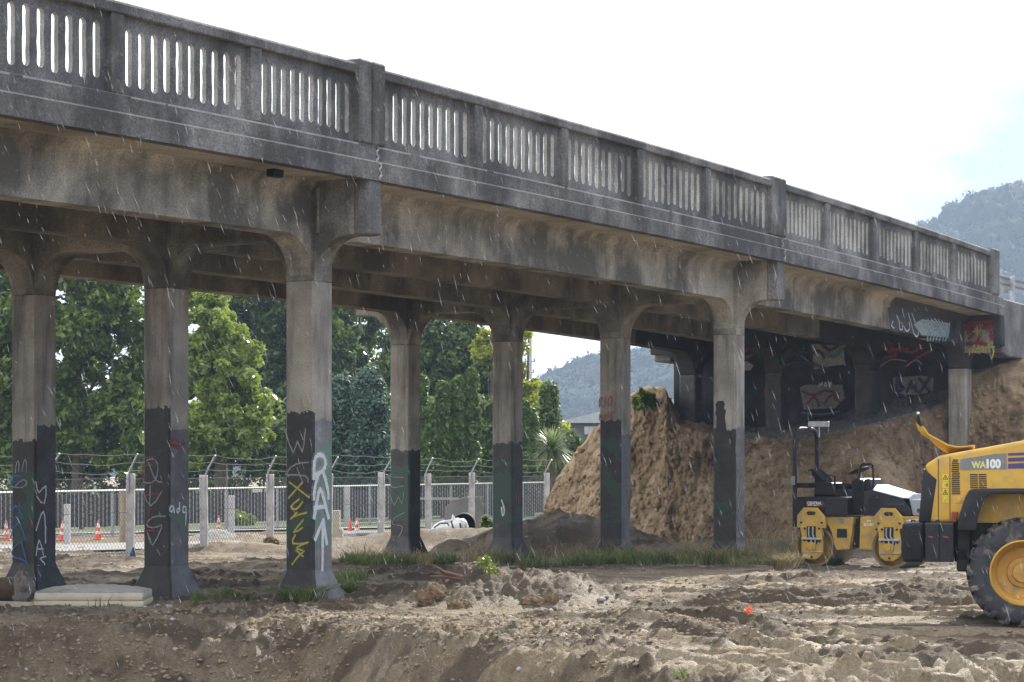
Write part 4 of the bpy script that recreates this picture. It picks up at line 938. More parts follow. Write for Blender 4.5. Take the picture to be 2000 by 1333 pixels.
# cones
def make_cone(h, bands):
    t = empty('traffic_cone'); mb = MB(); r0 = h*.17; r1 = h*.035
    mb.lathe([(r0, .03), (r0*.97, .05), (r1, h-.01), (r1*.6, h)], n=20); mb.build('cone_body', M['cone'], t, smooth=True)
    mb = MB(); mb.prism([(-h*.23, -h*.23), (h*.23, -h*.23), (h*.23, h*.23), (-h*.23, h*.23)], 'z', 0, .035); mb.build('cone_base', M['cone'] if bands else M['rubber'], t, bevel=.01)
    for a, b in bands:
        ra = r0*.97 + (r1-r0*.97)*(a*h-.05)/(h-.06); rb = r0*.97 + (r1-r0*.97)*(b*h-.05)/(h-.06)
        mb = MB(); mb.lathe([(ra+.003, a*h), (rb+.003, b*h)], n=20); mb.build('reflective_band', M['reflect'], t, smooth=True)
    return t
def dup(root, loc, rz=0, label=None, sc=1):
    r = root.copy(); C.objects.link(r); r.location = loc; r.rotation_euler = (0, 0, rz); r.scale = (sc, sc, sc)
    if label: r['label'] = label
    for ch in list(root.children):
        c = ch.copy(); C.objects.link(c); c.parent = r
        for g in ch.children: d = g.copy(); C.objects.link(d); d.parent = c
    return r
c0 = make_cone(.52, [(.3, .45), (.62, .84)])
CN = [(12, 1056, 'orange cone with white bands at the left edge, left of the leftmost column'), (122, 1057, 'orange banded cone just right of the leftmost column, beside a white post'),
      (192, 1055, 'orange banded cone between the two left columns, nearer the second'), (427, 1041, 'orange banded cone between the second and third column, on a gravel heap'),
      (524, 1040, 'orange banded cone half behind a white concrete fence post')]
for i, (px, py, lb) in enumerate(CN):
    D = CH*F/(py-HY); o = c0 if i == 0 else dup(c0, (0, 0, 0)); o.location = (gx(px, D), D, max(gz(gx(px, D), D), 0)); o.rotation_euler = (0, 0, i*.7)
    tag(o, lb, 'traffic cone', 'orange traffic cones behind the fence')
D = 62; o = dup(c0, (gx(697, D), D, gz(gx(697, D), D)), .4, 'orange banded cone standing right behind the plain one'); tag(o, None, 'traffic cone', 'orange traffic cones behind the fence')
c1 = make_cone(.5, []); D = 61; c1.location = (gx(684, D), D, gz(gx(684, D), D)); tag(c1, 'plain orange cone with black base, no white bands', 'traffic cone', 'orange traffic cones behind the fence')
# loose posts
def post(name, px, pt, pb, r, mat, label, sq=False, cat='post'):
    D = CH*F/(pb-HY); h = CH + (HY-pt)/F*D; mb = MB()
    if sq: mb.box(-r, r, -r, r, -.3, h)
    else: mb.tube([(0, 0, -.3), (.01, 0, h*.5), (0, 0, h)], [r*1.05, r, r*.95], 10)
    o = mb.build(name, mat, loc=(gx(px, D), D, 0), bevel=.01 if sq else 0, smooth=not sq); tag(o, label, cat); return o
post('timber_post', 240, 960, 1064, .09, M['timber'], 'round timber post between the two left columns')
post('concrete_post', 131, 985, 1068, .07, M['fpost'], 'stained white post beside the leftmost fence post', True)
post('concrete_post', 452, 968, 1045, .075, M['fpost'], 'short weathered post between second and third column, above the gravel heap', True)
post('concrete_post', 678, 950, 1032, .085, M['fpost'], 'weathered post just behind the pair of cones', True)
post('timber_post', 1035, 932, 1012, .14, M['timber'], 'brownish post at the right end of the bar fence', True)
# gravel heaps, crates, planks, sacks
def heap(name, px, py, w, h, mat, label, cat, seed=0):
    D = CH*F/(py-HY); n = 28; vs = []; fs = []
    for i in range(n+1):
        for j in range(n+1):
            u, v = i/n*2-1, j/n*2-1; d = math.hypot(u, v); vs.append((u*w, v*w*.8, h*max(0, 1-d)**.8*(1+.25*(vn(u*4+seed, v*4, 5)-.5)) + .04*(vn(u*12, v*12, seed)-.5) - .04))
    for i in range(n):
        for j in range(n): fs.append((i*(n+1)+j, (i+1)*(n+1)+j, (i+1)*(n+1)+j+1, i*(n+1)+j+1))
    mb = MB(); mb.add(vs, fs); o = mb.build(name, mat, smooth=True, loc=(gx(px, D), D, gz(gx(px, D), D))); tag(o, label, cat); return o
heap('gravel_heap', 422, 1050, .8, .3, M['gravel'], 'small grey gravel heap under a banded cone behind the fence', 'gravel heap')
heap('soil_heap', 490, 1052, .7, .22, M['soil'], 'low brown soil heap beside the gravel heap', 'soil heap', 4)
cr = empty('timber_crate', (gx(655, 58), 58, 0)); tag(cr, 'upright pale timber crate board right of the white lettered column', 'crate')
mb = MB(); mb.box(-.12, .12, -.2, .2, .3, .78); mb.build('upright_board', M['pale_timber'], cr, bevel=.01)
mb = MB(); mb.box(-.16, .2, -.25, .25, 0, .3); mb.build('base_box', M['pale_timber'], cr, bevel=.015)
def brick(name, px, D, sx, sy, sz, mat, label, cat, z=0, rz=0, group=None):
    x = gx(px, D); mb = MB(); mb.box(-sx/2, sx/2, -sy/2, sy/2, 0, sz); o = mb.build(name, mat, loc=(x, D, gz(x, D)+z), rz=rz, bevel=.012); tag(o, label, cat, group); return o
brick('concrete_block', 676, 58, .3, .3, .11, M['block'], 'pale concrete block nearest the timber crate', 'block', .0, .2, 'loose blocks and planks')
brick('concrete_block', 688, 57, .32, .3, .12, M['block'], 'concrete block in front of the cones', 'block', .1, -.2, 'loose blocks and planks')
brick('concrete_block', 706, 58.5, .3, .25, .08, M['block'], 'small flat block right of the cones', 'block', .0, .5, 'loose blocks and planks')
brick('white_plank', 731, 56, .62, .14, .07, M['fpost'], 'broken white post lying on the soil left of the green column', 'plank', .02, .18, 'loose blocks and planks')
brick('white_plank', 700, 55, .7, .1, .05, M['fpost'], 'thin pale plank lying on the soil below the cones', 'plank', .02, .25, 'loose blocks and planks')
mb = MB(); mb.tube([(-.9, 0, .12), (.9, .1, .12)], .07, 10); o = mb.build('grey_pipe', M['steel'], smooth=True, loc=(gx(705, 60), 60, gz(gx(705, 60), 60))); tag(o, 'grey steel pipe lying on the ground behind the white blocks', 'pipe')
mb = MB(); mb.box(-1, 1, -.02, .02, 0, .07); o = mb.build('grey_rail', M['steel'], loc=(gx(830, 66), 66, .95)); tag(o, 'horizontal grey rail behind the fence, right of the green column', 'rail')
for i, px in enumerate((812, 846)): pass
# white bulk bag
bagx, bagD = gx(876, 57), 57; bag = empty('bulk_bag', (bagx, bagD, gz(bagx, bagD)-.03)); tag(bag, 'white woven bulk bag slumped on the soil behind the fence', 'bag')
vs = []; fs = []; n = 40; m = 20
for i in range(m+1):
    ph = math.pi*i/m
    for j in range(n):
        th = 2*math.pi*j/n; c, s_ = math.cos(th), math.sin(th)
        x = .47*math.copysign(abs(c)**.5, c)*math.sin(ph)**.5; y = .35*math.copysign(abs(s_)**.5, s_)*math.sin(ph)**.5; z = .26 - .26*math.cos(ph)
        z *= 1 + .25*(x+.1); x -= .25*(z-.2)*0; w = .07*(float(vn(th*2.2, ph*3, 77))-.5) + .03*(float(vn(th*7, ph*7, 78))-.5)
        vs.append((x*(1+w)+.12*z, y*(1+w), z*(1+1.2*w) + (.05*math.sin(th*3+1) if i < m/2 else .06*math.sin(th*2.5))))
for i in range(m):
    for j in range(n): fs.append((i*n+j, i*n+(j+1) % n, (i+1)*n+(j+1) % n, (i+1)*n+j))
mb = MB(); mb.add(vs, fs); mb.build('bag_body', M['bag'], bag, smooth=True, angle=R(60))
mb = MB(); mb.add([(.05, -.1, .45), (.2, -.12, .5), (.13, -.05, .7), (.1, -.02, .72), (.05, .1, .5), (.22, .12, .5)], [(0, 1, 2, 3), (0, 3, 4), (4, 3, 2, 5), (1, 5, 2)]); mb.build('bag_neck', M['bag'], bag)
for pth in ([(-.36, -.37, .38), (-.2, -.36, .5), (-.02, -.35, .5), (.02, -.38, .44)], [(.08, -.34, .56), (.12, -.39, .4), (.22, -.42, .3), (.32, -.38, .36), (.3, -.34, .5)]):
    mb = MB(); mb.tube(pth, .022, 6); mb.build('strap', M['strap'], bag, smooth=True)
# culvert pipe end and low wall
mb = MB(); mb.lathe([(.30, 0), (.31, .03), (.31, 1.2), (.0, 1.2), (.0, .9), (.28, .9), (.29, .0)], ax='y', n=28, closed=True); o = mb.build('culvert_pipe', M['pipe'], smooth=True, loc=(gx(906, 60), 60, .36)); tag(o, 'black plastic culvert pipe with open end behind the white bag', 'pipe')
mb = MB(); mb.prism([(-.55, 0), (.6, 0), (.6, 1.05), (.1, 1.05), (-.35, .92), (-.55, .7)], 'y', 0, .25); o = mb.build('concrete_wall', M['block'], loc=(gx(905, 66), 66, 0), bevel=.02); o.data.materials[0] = M['wing']; tag(o, 'short rounded concrete wall end above the culvert pipe', 'wall')
for px, py, s, lb in ((205, 1088, .11, 'white stone left of a fence post foot'), (219, 1088, .13, 'larger white stone nearest the fence post foot')):
    pass
mb = MB(); mb.tube([(0, 0, 0), (.0, -.02, .1), (.015, -.02, .22)], [.07, .06, .015], 7); q = gp(261, 1090); o = mb.build('blue_bag', M['sp_blue'], loc=q+Vector((0, -.1, 0))); tag(o, 'small blue plastic bag at the foot of a white fence post', 'bag')
# building and mast beyond
bd_ = empty('grey_building', (gx(1165, 128), 128, 0)); tag(bd_, 'dark grey clad building with pale roof under the hill', 'building')
mb = MB(); mb.box(-2.2, 8, 0, 8, 0, 4.6); mb.build('wall', M['shed'], bd_)
mb = MB(); mb.prism([(-2.5, 4.55), (8.3, 4.55), (8.3, 5.75), (3, 5.95), (.0, 5.15)], 'y', -.3, 8.3); mb.build('roof', M['roof'], bd_)
mb = MB(); mb.box(-.7, 2.4, -.12, -.02, 3.9, 4.35); mb.build('sign_board', M['fpost'], bd_)
mb = MB(); mb.box(.3, 1.4, -.02, 0.02, 2.2, 3.7); mb.build('doorway', M['steel'], bd_)
mast = empty('light_mast', (gx(1035, 120), 120, 0)); tag(mast, 'slender white mast with short cross arms in front of the hill', 'mast')
mb = MB(); mb.tube([(0, 0, 0), (0, 0, 5), (0, 0, 10.5)], [.13, .11, .1], 10); mb.build('pole', M['fpost'], mast, smooth=True)
for z, w in ((7.65, .26), (7.05, .2)):
    mb = MB(); mb.box(-w, w, -.04, .04, z, z+.06); mb.box(-w-.04, -w+.06, -.05, .05, z, z+.2); mb.box(w-.06, w+.04, -.05, .05, z, z+.22); mb.build('cross_arm', M['steel'], mast)

# ------------------------------------------------------------------ trees
def clumps(els, n, rr, seed, shell=.55):
    r = np.random.default_rng(seed); out = []
    vol = np.array([e[3]*e[4]*e[5] for e in els]); vol = vol**.75/(vol**.75).sum()
    for e, w in zip(els, vol):
        k = max(3, int(n*w))
        for _ in range(k):
            d = r.normal(size=3); d /= np.linalg.norm(d); q = shell + (1-shell)*r.random()**.6
            out.append((e[0]+d[0]*e[3]*q, e[1]+d[1]*e[4]*q, e[2]+d[2]*e[5]*q, rr*(.6+.8*r.random())))
    return out
def tree(name, px, D, els, mat, label, cat='tree', n=90, per=110, leaf=.2, rr=.9, fine=.68, trunk=.22, seed=0, z0=0, group='trees behind the fence'):
    x = gx(px, D); t = empty(name, (x, D, z0)); tag(t, label, cat, group)
    cl = clumps(els, int(n*1.9), rr*.58, seed, .35); V, Fq = leaf_cloud(cl, leaf*fine, int(per*1.25), seed=seed+1)
    npmesh('crown', V, Fq, mat, t)
    mb = MB(); zt = max(e[2] for e in els)
    mb.tube([(0, 0, -.2), (.05, 0, zt*.35), (0, .05, zt*.7), (.05, 0, zt)], [trunk*1.25, trunk, trunk*.6, trunk*.2], 9)
    r = random.Random(seed)
    for e in els[:7]:
        h = zt*r.uniform(.25, .5); mb.tube([(0, 0, h), (e[0]*.5, e[1]*.5, (h+e[2])/2+.2), (e[0]*.9, e[1]*.9, e[2])], [trunk*.45, trunk*.3, trunk*.08], 6)
    mb.build('trunk', M['bark'], t, smooth=True)
    return t
def px2(px, py, D, c): return (gx(px, D)-c, 0, CH+(HY-py)/F*D)
def crown(cpx, D, spec):                  # ellipsoids given as (pixel x, pixel y, radius x, radius y) of the photograph
    c = gx(cpx, D); k = D/F; out = []
    for i, (px, py, rx, ry) in enumerate(spec): out.append((gx(px, D)-c, ((i*37) % 7-3)*.12*rx*k, CH+(HY-py)*k, rx*k, rx*k*.9, ry*k))
    return out
tree('broadleaf_tree', 150, 90, crown(150, 90, [(150,560,150,150),(60,700,120,120),(230,680,90,110),(150,820,150,90),(10,560,80,120),(0,700,90,100),(30,840,90,90),(240,840,70,90)]), M['lf_mid'], 'large dark green broadleaf tree filling the gap between the two left columns', n=300, per=120, leaf=.2, rr=.85, seed=1)
tree('broadleaf_tree', 430, 82, crown(430, 82, [(390,640,70,60),(420,720,85,60),(460,700,40,70),(430,800,110,60),(380,850,80,50),(470,840,60,50),(400,590,40,40)]), M['lf_bright'], 'bright sunlit green tree between the second and third column', n=150, per=130, leaf=.16, rr=.6, seed=2)
tree('broadleaf_tree', 535, 112, crown(535, 112, [(540,560,150,120),(600,700,110,110),(480,720,90,140),(560,840,130,90)]), M['lf_dark'], 'tall dark tree behind the bright one, above the third column', n=220, per=120, leaf=.24, rr=1.0, seed=3)
tree('broadleaf_tree', 700, 118, crown(700, 118, [(690,620,70,60),(740,700,60,70),(650,680,50,60),(700,780,90,70)]), M['lf_mid'], 'loose crowned tree with sky showing through, left of the green painted column', n=110, per=100, leaf=.22, rr=.8, seed=4)
tree('broadleaf_tree', 890, 108, crown(890, 108, [(880,660,70,70),(830,720,60,80),(940,700,55,90),(890,800,110,110)]), M['lf_dark'], 'mid green tree standing behind the dark cypresses', n=180, per=110, leaf=.22, rr=.9, seed=5)
tree('broadleaf_tree', 1030, 96, crown(1030, 96, [(1012,660,20,30),(1025,770,35,35),(1050,830,35,30),(1020,860,35,40),(1090,850,25,25),(1005,720,20,40)]), M['lf_yellow'], 'sparse yellow green tree just right of the middle column', n=60, per=90, leaf=.16, rr=.5, trunk=.12, seed=6)
tree('broadleaf_tree', 960, 101, crown(960, 101, [(950,680,30,35),(985,700,25,60)]), M['lf_yellow'], 'yellow green treetop above the cypresses, left of the middle column', n=30, per=80, leaf=.16, rr=.5, trunk=.1, seed=16)
def conifer(name, px, D, ptop, pbot, wpx, mat, label, seed, taper=1.0, n=120, per=70, leaf=.085, rr=.3):
    x = gx(px, D); k = D/F; zt = CH+(HY-ptop)*k; zb = max(.1, CH+(HY-pbot)*k); t = empty(name, (x, D, 0)); tag(t, label, 'tree', 'trees behind the fence')
    r = np.random.default_rng(seed); cl = []
    for i in range(n):
        u = r.random()**.8; w = wpx*k*.5*((1-u)**taper*.95+.05); a = r.random()*2*math.pi; q = r.random()**.3
        cl.append((math.cos(a)*w*q, math.sin(a)*w*q, zb+(zt-zb)*u, rr*(.6+.6*r.random())))
    V, Fq = leaf_cloud(cl, leaf, int(per*1.8), .9, seed); npmesh('crown', V, Fq, mat, t)
    mb = MB(); mb.tube([(0, 0, -.2), (0, 0, zt*.9)], [.14, .03], 8); mb.build('trunk', M['bark'], t); return t
conifer('conifer', 668, 86, 745, 970, 110, M['lf_blue'], 'blue green conifer just right of the white lettered column', 21, .5, n=170, rr=.42)
conifer('conifer', 722, 85, 735, 970, 95, M['lf_blue'], 'blue green conifer just left of the green painted column', 22, .55, n=170, rr=.42)
for i, (px, tp, w, lb) in enumerate([(823, 740, 26, 'narrow cypress right beside the green painted column'), (866, 755, 25, 'narrow dark cypress, leftmost of the tight group of three'), (893, 736, 25, 'tallest cypress in the middle of the tight group of three'), (922, 728, 27, 'narrow cypress, rightmost of the tight group of three'), (1024, 790, 15, 'thin cypress touching the right side of the middle column'), (1038, 805, 16, 'thin cypress left of the cabbage tree')]):
    conifer('cypress', px, 84+.3*i, tp, 985, w, M['lf_cyp'], lb, 31+i, .28, n=110, per=60, leaf=.1, rr=.2)
conifer('conifer', 1072, 90, 760, 960, 60, M['lf_dark'], 'small dark conifer in front of the hill', 41, .7, n=100, rr=.35)
conifer('conifer', 1115, 88, 850, 960, 60, M['lf_dark'], 'rounded dark conifer in front of the grey building', 42, .4, n=70, rr=.35)
# cabbage tree
ct = empty('cabbage_tree', (gx(1078, 76), 76, 0)); tag(ct, 'cabbage tree with a spiky head of long strap leaves left of the earth bank', 'tree', 'trees behind the fence')
mb = MB(); mb.tube([(0, 0, -.2), (.03, 0, 1.5), (0, 0, 2.6)], [.13, .1, .09], 8); mb.build('trunk', M['bark'], ct)
vs = []; fs = []; r = np.random.default_rng(5)
for i in range(420):
    a = r.random()*2*math.pi; e = math.asin(min(1, max(-1, r.uniform(-.75, 1)))); l = r.uniform(.7, 1.05); d = Vector((math.cos(a)*math.cos(e), math.sin(a)*math.cos(e), math.sin(e)))
    sd = d.cross(Vector((0, 0, 1))).normalized()*.022; o0 = Vector((0, 0, 2.6)); n0 = len(vs)
    p1 = o0+d*l*.5; p2 = o0+d*l - Vector((0, 0, .16*l))
    vs += [o0-sd*.6, o0+sd*.6, p1-sd, p1+sd, p2-sd*.2, p2+sd*.2]; fs += [(n0, n0+1, n0+3, n0+2), (n0+2, n0+3, n0+5, n0+4)]
mb = MB(); mb.add(vs, fs); mb.build('crown', M['lf_cord'], ct)
hg = empty('hedge', (gx(470, 97), 97, 0)); tag(hg, 'long dark hedge closing the foot of the trees behind the board fence', 'hedge')
r = np.random.default_rng(88); cl = [(gx(470, 97)*0 + (r.random()-.5)*27, (r.random()-.5)*2.5, .3+4.2*r.random()**.8 + .5*math.sin(i*.7), .55+.3*r.random()) for i in range(420)]
V, Fq = leaf_cloud(cl, .15, 120, seed=89); npmesh('foliage', V, Fq, M['lf_dark'], hg)
mb = MB()
for i in range(14): mb.tube([(-13+2*i, 0, -.1), (-13+2*i, 0, 2.2)], .06, 6)
mb.build('stems', M['bark'], hg)
# shrubs along the back fence
for i, (px, D, w, h, mat, lb) in enumerate([(192, 70, 38, 40, 'lf_bright', 'small bright yellow green bush above the left cones'), (60, 94, 110, 75, 'lf_dark', 'dark shrub mass behind the leftmost column'), (330, 94, 120, 70, 'lf_dark', 'dark shrub mass behind the second column'),
     (470, 72, 45, 30, 'lf_bright', 'low bright bush between second and third column'), (600, 94, 120, 70, 'lf_dark', 'dark shrub mass behind the third column'), (760, 95, 90, 60, 'lf_dark', 'dark shrub mass behind the green painted column'), (960, 93, 110, 60, 'lf_dark', 'dark shrub mass behind the middle column'),
     (952, 56, 24, 52, 'lf_mid', 'leafy green weed bush against the fence, left of the middle column'), (1062, 62, 26, 40, 'lf_mid', 'green bush by the fence end at the earth bank'), (1100, 80, 40, 50, 'lf_mid', 'green shrub below the cabbage tree'), (530, 52, 22, 20, 'drygrass', 'small dry bush at the foot of a fence post'), (1285, 60, 60, 55, 'lf_dark', 'dark shrub hanging on the earth bank under the abutment'), (1258, 58.6, 40, 40, 'lf_mid', 'green weeds on the crest of the earth bank, left of the dark shrub')]):
    cy = HY + CH*F/D - h*.5 if i < 11 else (792, 783)[i-11]
    e = crown(px, D, [(px, cy, w*.5, h*.5), (px-w*.25, cy+h*.1, w*.3, h*.35), (px+w*.25, cy+h*.05, w*.3, h*.4)])
    x = gx(px, D); t = empty('shrub', (x, D, 0)); tag(t, lb, 'shrub', 'shrubs behind the fence')
    V, Fq = leaf_cloud(clumps(e, 34, .18*w*D/F, 60+i, .3), .075*max(1, D/75), 55, seed=80+i); npmesh('foliage', V, Fq, M[mat], t)
    mb = MB(); mb.tube([(0, 0, -.1 if i < 11 else e[0][2]-.4), (0, 0, e[0][2])], [.03, .02], 6); mb.build('stem', M['bark'], t)

# ------------------------------------------------------------------ wheel loader (x towards its front, y away from the camera)
LX, LD = gx(1995, 25.75), 25.75
loader = empty('wheel_loader', (LX+.02, LD, -.005), R(-11)); tag(loader, 'yellow wheel loader with grey WA100 panel and large muddy tyres at the right edge', 'wheel loader')
def text(name, s, size, x, y, z, mat, parent, bold=.012, sx=1, rz=0, shear=0, label=None, align='LEFT'):
    cu = bpy.data.curves.new(name, 'FONT'); cu.body = s; cu.size = size; cu.offset = bold*size; cu.extrude = .0015; cu.shear = shear; cu.align_x = align
    cu.materials.append(mat); tmp = bpy.data.objects.new(name, cu); me = bpy.data.meshes.new_from_object(tmp); bpy.data.objects.remove(tmp); me.name = name
    o = bpy.data.objects.new(name, me); C.objects.link(o); o.parent = parent; o.location = (x, y, z); o.rotation_euler = (R(90), 0, rz); o.scale = (sx, 1, 1)
    if label: o['label'] = label
    return o
def lx(px): return (px-1995)/169.4
def lz(py): return (1225-py)/169.4
HY0, HY1 = .52, 1.58                     # the two sides of the hood
mb = MB()
side = [(1805,910), (1812,903), (1833,889), (1856,884), (1930,871), (2000,858), (2090,843), (2160,838), (2160,1022), (1795,1022), (1813,930)]
mb.prism([(lx(a), lz(b)) for a, b in side], 'y', HY0, HY1)
hood = mb.build('hood', M['yellow'], loader, bevel=.045, seg=3, smooth=True)
mb = MB(); mb.prism([(lx(1803), lz(914)), (lx(1829), lz(936)), (lx(1817), lz(1021)), (lx(1793), lz(1021))], 'y', HY0-.012, HY1+.012); mb.build('radiator_grille', M['dgrey'], loader, bevel=.015, smooth=True, seg=2)
for px, y0, y1 in ((1832, 890, 1019), (1855, 885, 1017)):
    mb = MB(); mb.box(lx(px)-.004, lx(px)+.004, HY0-.004, HY0+.03, lz(y1), lz(y0)-.03); mb.build('panel_gap', M['hole'], hood)
mb = MB()
for i in range(19):
    y = 897+i*3.75; w0, w1 = (1858.5, 1873) if i not in (0, 1) else (1860, 1871); j = random.uniform(-.8, .8); mb.box(lx(w0+j), lx(w1+j+i*.12), HY0-.004, HY0+.04, lz(y+1.3), lz(y-1.0))
mb.build('louvres', M['hole'], hood)
for c0_, c1_ in ((1894, 1909.3), (1911, 1926.3)):
    mb = MB()
    for i in range(8): mb.box(lx(c0_+i*.1), lx(c1_+i*.1), HY0-.004, HY0+.04, lz(926+i*3.75+1.1), lz(926+i*3.75-1.0))
    mb.build('louvres', M['hole'], hood)
mb = MB(); mb.prism([(lx(1875), lz(896)), (lx(1945), lz(884.5)), (lx(1965), lz(884)), (lx(1966), lz(915)), (lx(1875), lz(917))], 'y', HY0-.006, HY0+.02); mb.build('number_panel', M['decal_grey'], hood)
text('lettering', 'WA', .104, lx(1898), HY0-.0065, lz(912.6), M['decal_yellow'], hood, .045, .88)
text('lettering', '100', .136, lx(1923.5), HY0-.0065, lz(912.5), M['decal_white'], hood, .06, .88)
for a, b in ((883, 888.5), (892.5, 900.5), (904, 914.5)):
    mb = MB(); mb.prism([(lx(1968.5), lz(a+.5)), (lx(2080), lz(a-4)), (lx(2080), lz(b-3)), (lx(1968.5), lz(b))], 'y', HY0-.005, HY0+.02); mb.build('stripe', M['decal_purple'], hood)
for i, (a, b) in enumerate(((925, 939.5), (940.5, 953.5), (955.5, 969), (970, 982.5))):
    mb = MB(); mb.box(lx(1840+i*.15), lx(1851.5+i*.2), HY0-.004, HY0+.02, lz(b), lz(a)); st = mb.build('warning_sticker', M['sticker'], hood)
    cx_, cz_ = lx(1846), lz((a+b)/2)
    mb = MB()
    if i in (0, 2):
        tri = [(cx_-.027, cz_-.02), (cx_+.027, cz_-.02), (cx_, cz_+.032)]
        for k in range(3): mb.tube([(tri[k][0], HY0-.005, tri[k][1]), (tri[(k+1) % 3][0], HY0-.005, tri[(k+1) % 3][1])], .0035, 4)
        mb.box(cx_-.004, cx_+.004, HY0-.007, HY0-.002, cz_-.012, cz_+.008)
    elif i == 1: mb.box(cx_-.012, cx_+.012, HY0-.006, HY0-.002, cz_-.004, cz_+.004); mb.box(cx_+.014, cx_+.024, HY0-.006, HY0-.002, cz_-.02, cz_+.02)
    else:
        for k in range(5): mb.box(cx_-.02+.01*k, cx_-.015+.01*k, HY0-.006, HY0-.002, cz_-.01*((k*3) % 4)+.01, cz_-.01*((k*3) % 4)+.02)
    mb.build('pictogram', M['hole'], st)
mb = MB(); mb.box(lx(1865), lx(1880), HY0-.005, HY0+.02, lz(984), lz(971)); mb.build('hatch', M['yellow'], hood, bevel=.004)
mb = MB(); mb.lathe([(.012, -.02), (.012, 0)], ax='y', c=(lx(1875), HY0-.004, lz(977)), n=12); mb.build('latch', M['steel'], hood)
# rear mirror bracket standing on the hood
mb = MB()
up = [(1788.5,819), (1793,827), (1803,832.5), (1811,846), (1832,857.5), (1850,867.5), (1868,871.5), (1884,871), (1902,868)]
lo = [(1787.5,823), (1791,834), (1799,846), (1812,853), (1826,867), (1838,876), (1852,885), (1872,881), (1903,876)]
vs = []; fs = []; n = len(up)
for i in range(n):
    ya = .66; yb = .66 + (.04 if i < 3 else .12 + .28*(i-3)/5)
    vs += [(lx(lo[i][0]), yb, lz(lo[i][1])), (lx(up[i][0]), ya, lz(up[i][1])), (lx(up[i][0])+.01, ya+.004, lz(up[i][1])+.012), (lx(lo[i][0])+.01, yb+.004, lz(lo[i][1])+.012)]
for i in range(n-1):
    for j in range(4): fs.append((i*4+j, i*4+(j+1) % 4, i*4+4+(j+1) % 4, i*4+4+j))
fs += [(0, 1, 2, 3), tuple(n*4-4+j for j in range(4))[::-1]]
mb.add(vs, fs); mb.build('mirror_bracket', M['yellow'], loader, smooth=True, angle=R(50))
mb = MB(); mb.prism([(lx(1788.5), lz(821)), (lx(1790), lz(807)), (lx(1792.5), lz(803)), (lx(1795), lz(812)), (lx(1799.5), lz(830)), (lx(1796), lz(829))], 'y', .62, .74); mb.build('mirror', M['black'], loader, bevel=.012)
mb = MB(); mb.lathe([(.0, 0), (.018, .004), (.02, .018), (.012, .028), (0, .03)], c=(lx(1792), .68, lz(805)), n=10); mb.build('lamp_tip', M['decal_white'], loader, smooth=True)
# counterweight and chassis
mb = MB(); mb.prism([(lx(1762), lz(1022)), (lx(1804), lz(1021)), (lx(1804), lz(1100)), (lx(1763), lz(1100)), (lx(1760), lz(1075))], 'y', .12, 1.98); cw = mb.build('counterweight', M['black'], loader, bevel=.05, seg=3, smooth=True)
mb = MB(); mb.box(lx(1804.8), lx(1863), .17, 1.93, lz(1099), lz(1022)); mb.build('battery_box', M['dgrey'], loader, bevel=.015)
mb = MB(); mb.tube([(lx(1834), .163, lz(1097)), (lx(1834), .163, lz(1026))], .006, 4); mb.build('box_seam', M['hole'], loader)
for a, b in ((1811, 1822), (1840, 1852)):
    mb = MB(); mb.prism([(lx(a), lz(1047)), (lx(b), lz(1049)), (lx(b-1), lz(1052)), (lx(a+2), lz(1050))], 'y', .164, .18); mb.build('rust_mark', M['rust'], loader)
for px in (1783, 1831):
    mb = MB(); mb.tube([(lx(px-4), .3, lz(1021)), (lx(px-3), .3, lz(1017.5)), (lx(px+3), .3, lz(1017.5)), (lx(px+4), .3, lz(1021))], .01, 6); mb.build('lifting_eye', M['black'], loader)
mb = MB(); mb.box(lx(1863.8), lx(2290), .42, 1.68, lz(1100), lz(1022.5)); mb.build('chassis', M['black'], loader, bevel=.01)
mb = MB(); mb.box(lx(1868), lx(1896), .2, .41, lz(1098), lz(1028)); mb.box(lx(1868), lx(1894), .2, .41, lz(1118), lz(1070)); mb.build('side_step', M['black'], loader, bevel=.02)
mb = MB(); mb.prism([(lx(1905), lz(965)), (lx(2100), lz(965)), (lx(2100), lz(1022)), (lx(1903), lz(1022))], 'y', .44, 1.6); mb.build('inner_panel', M['yellow'], loader)
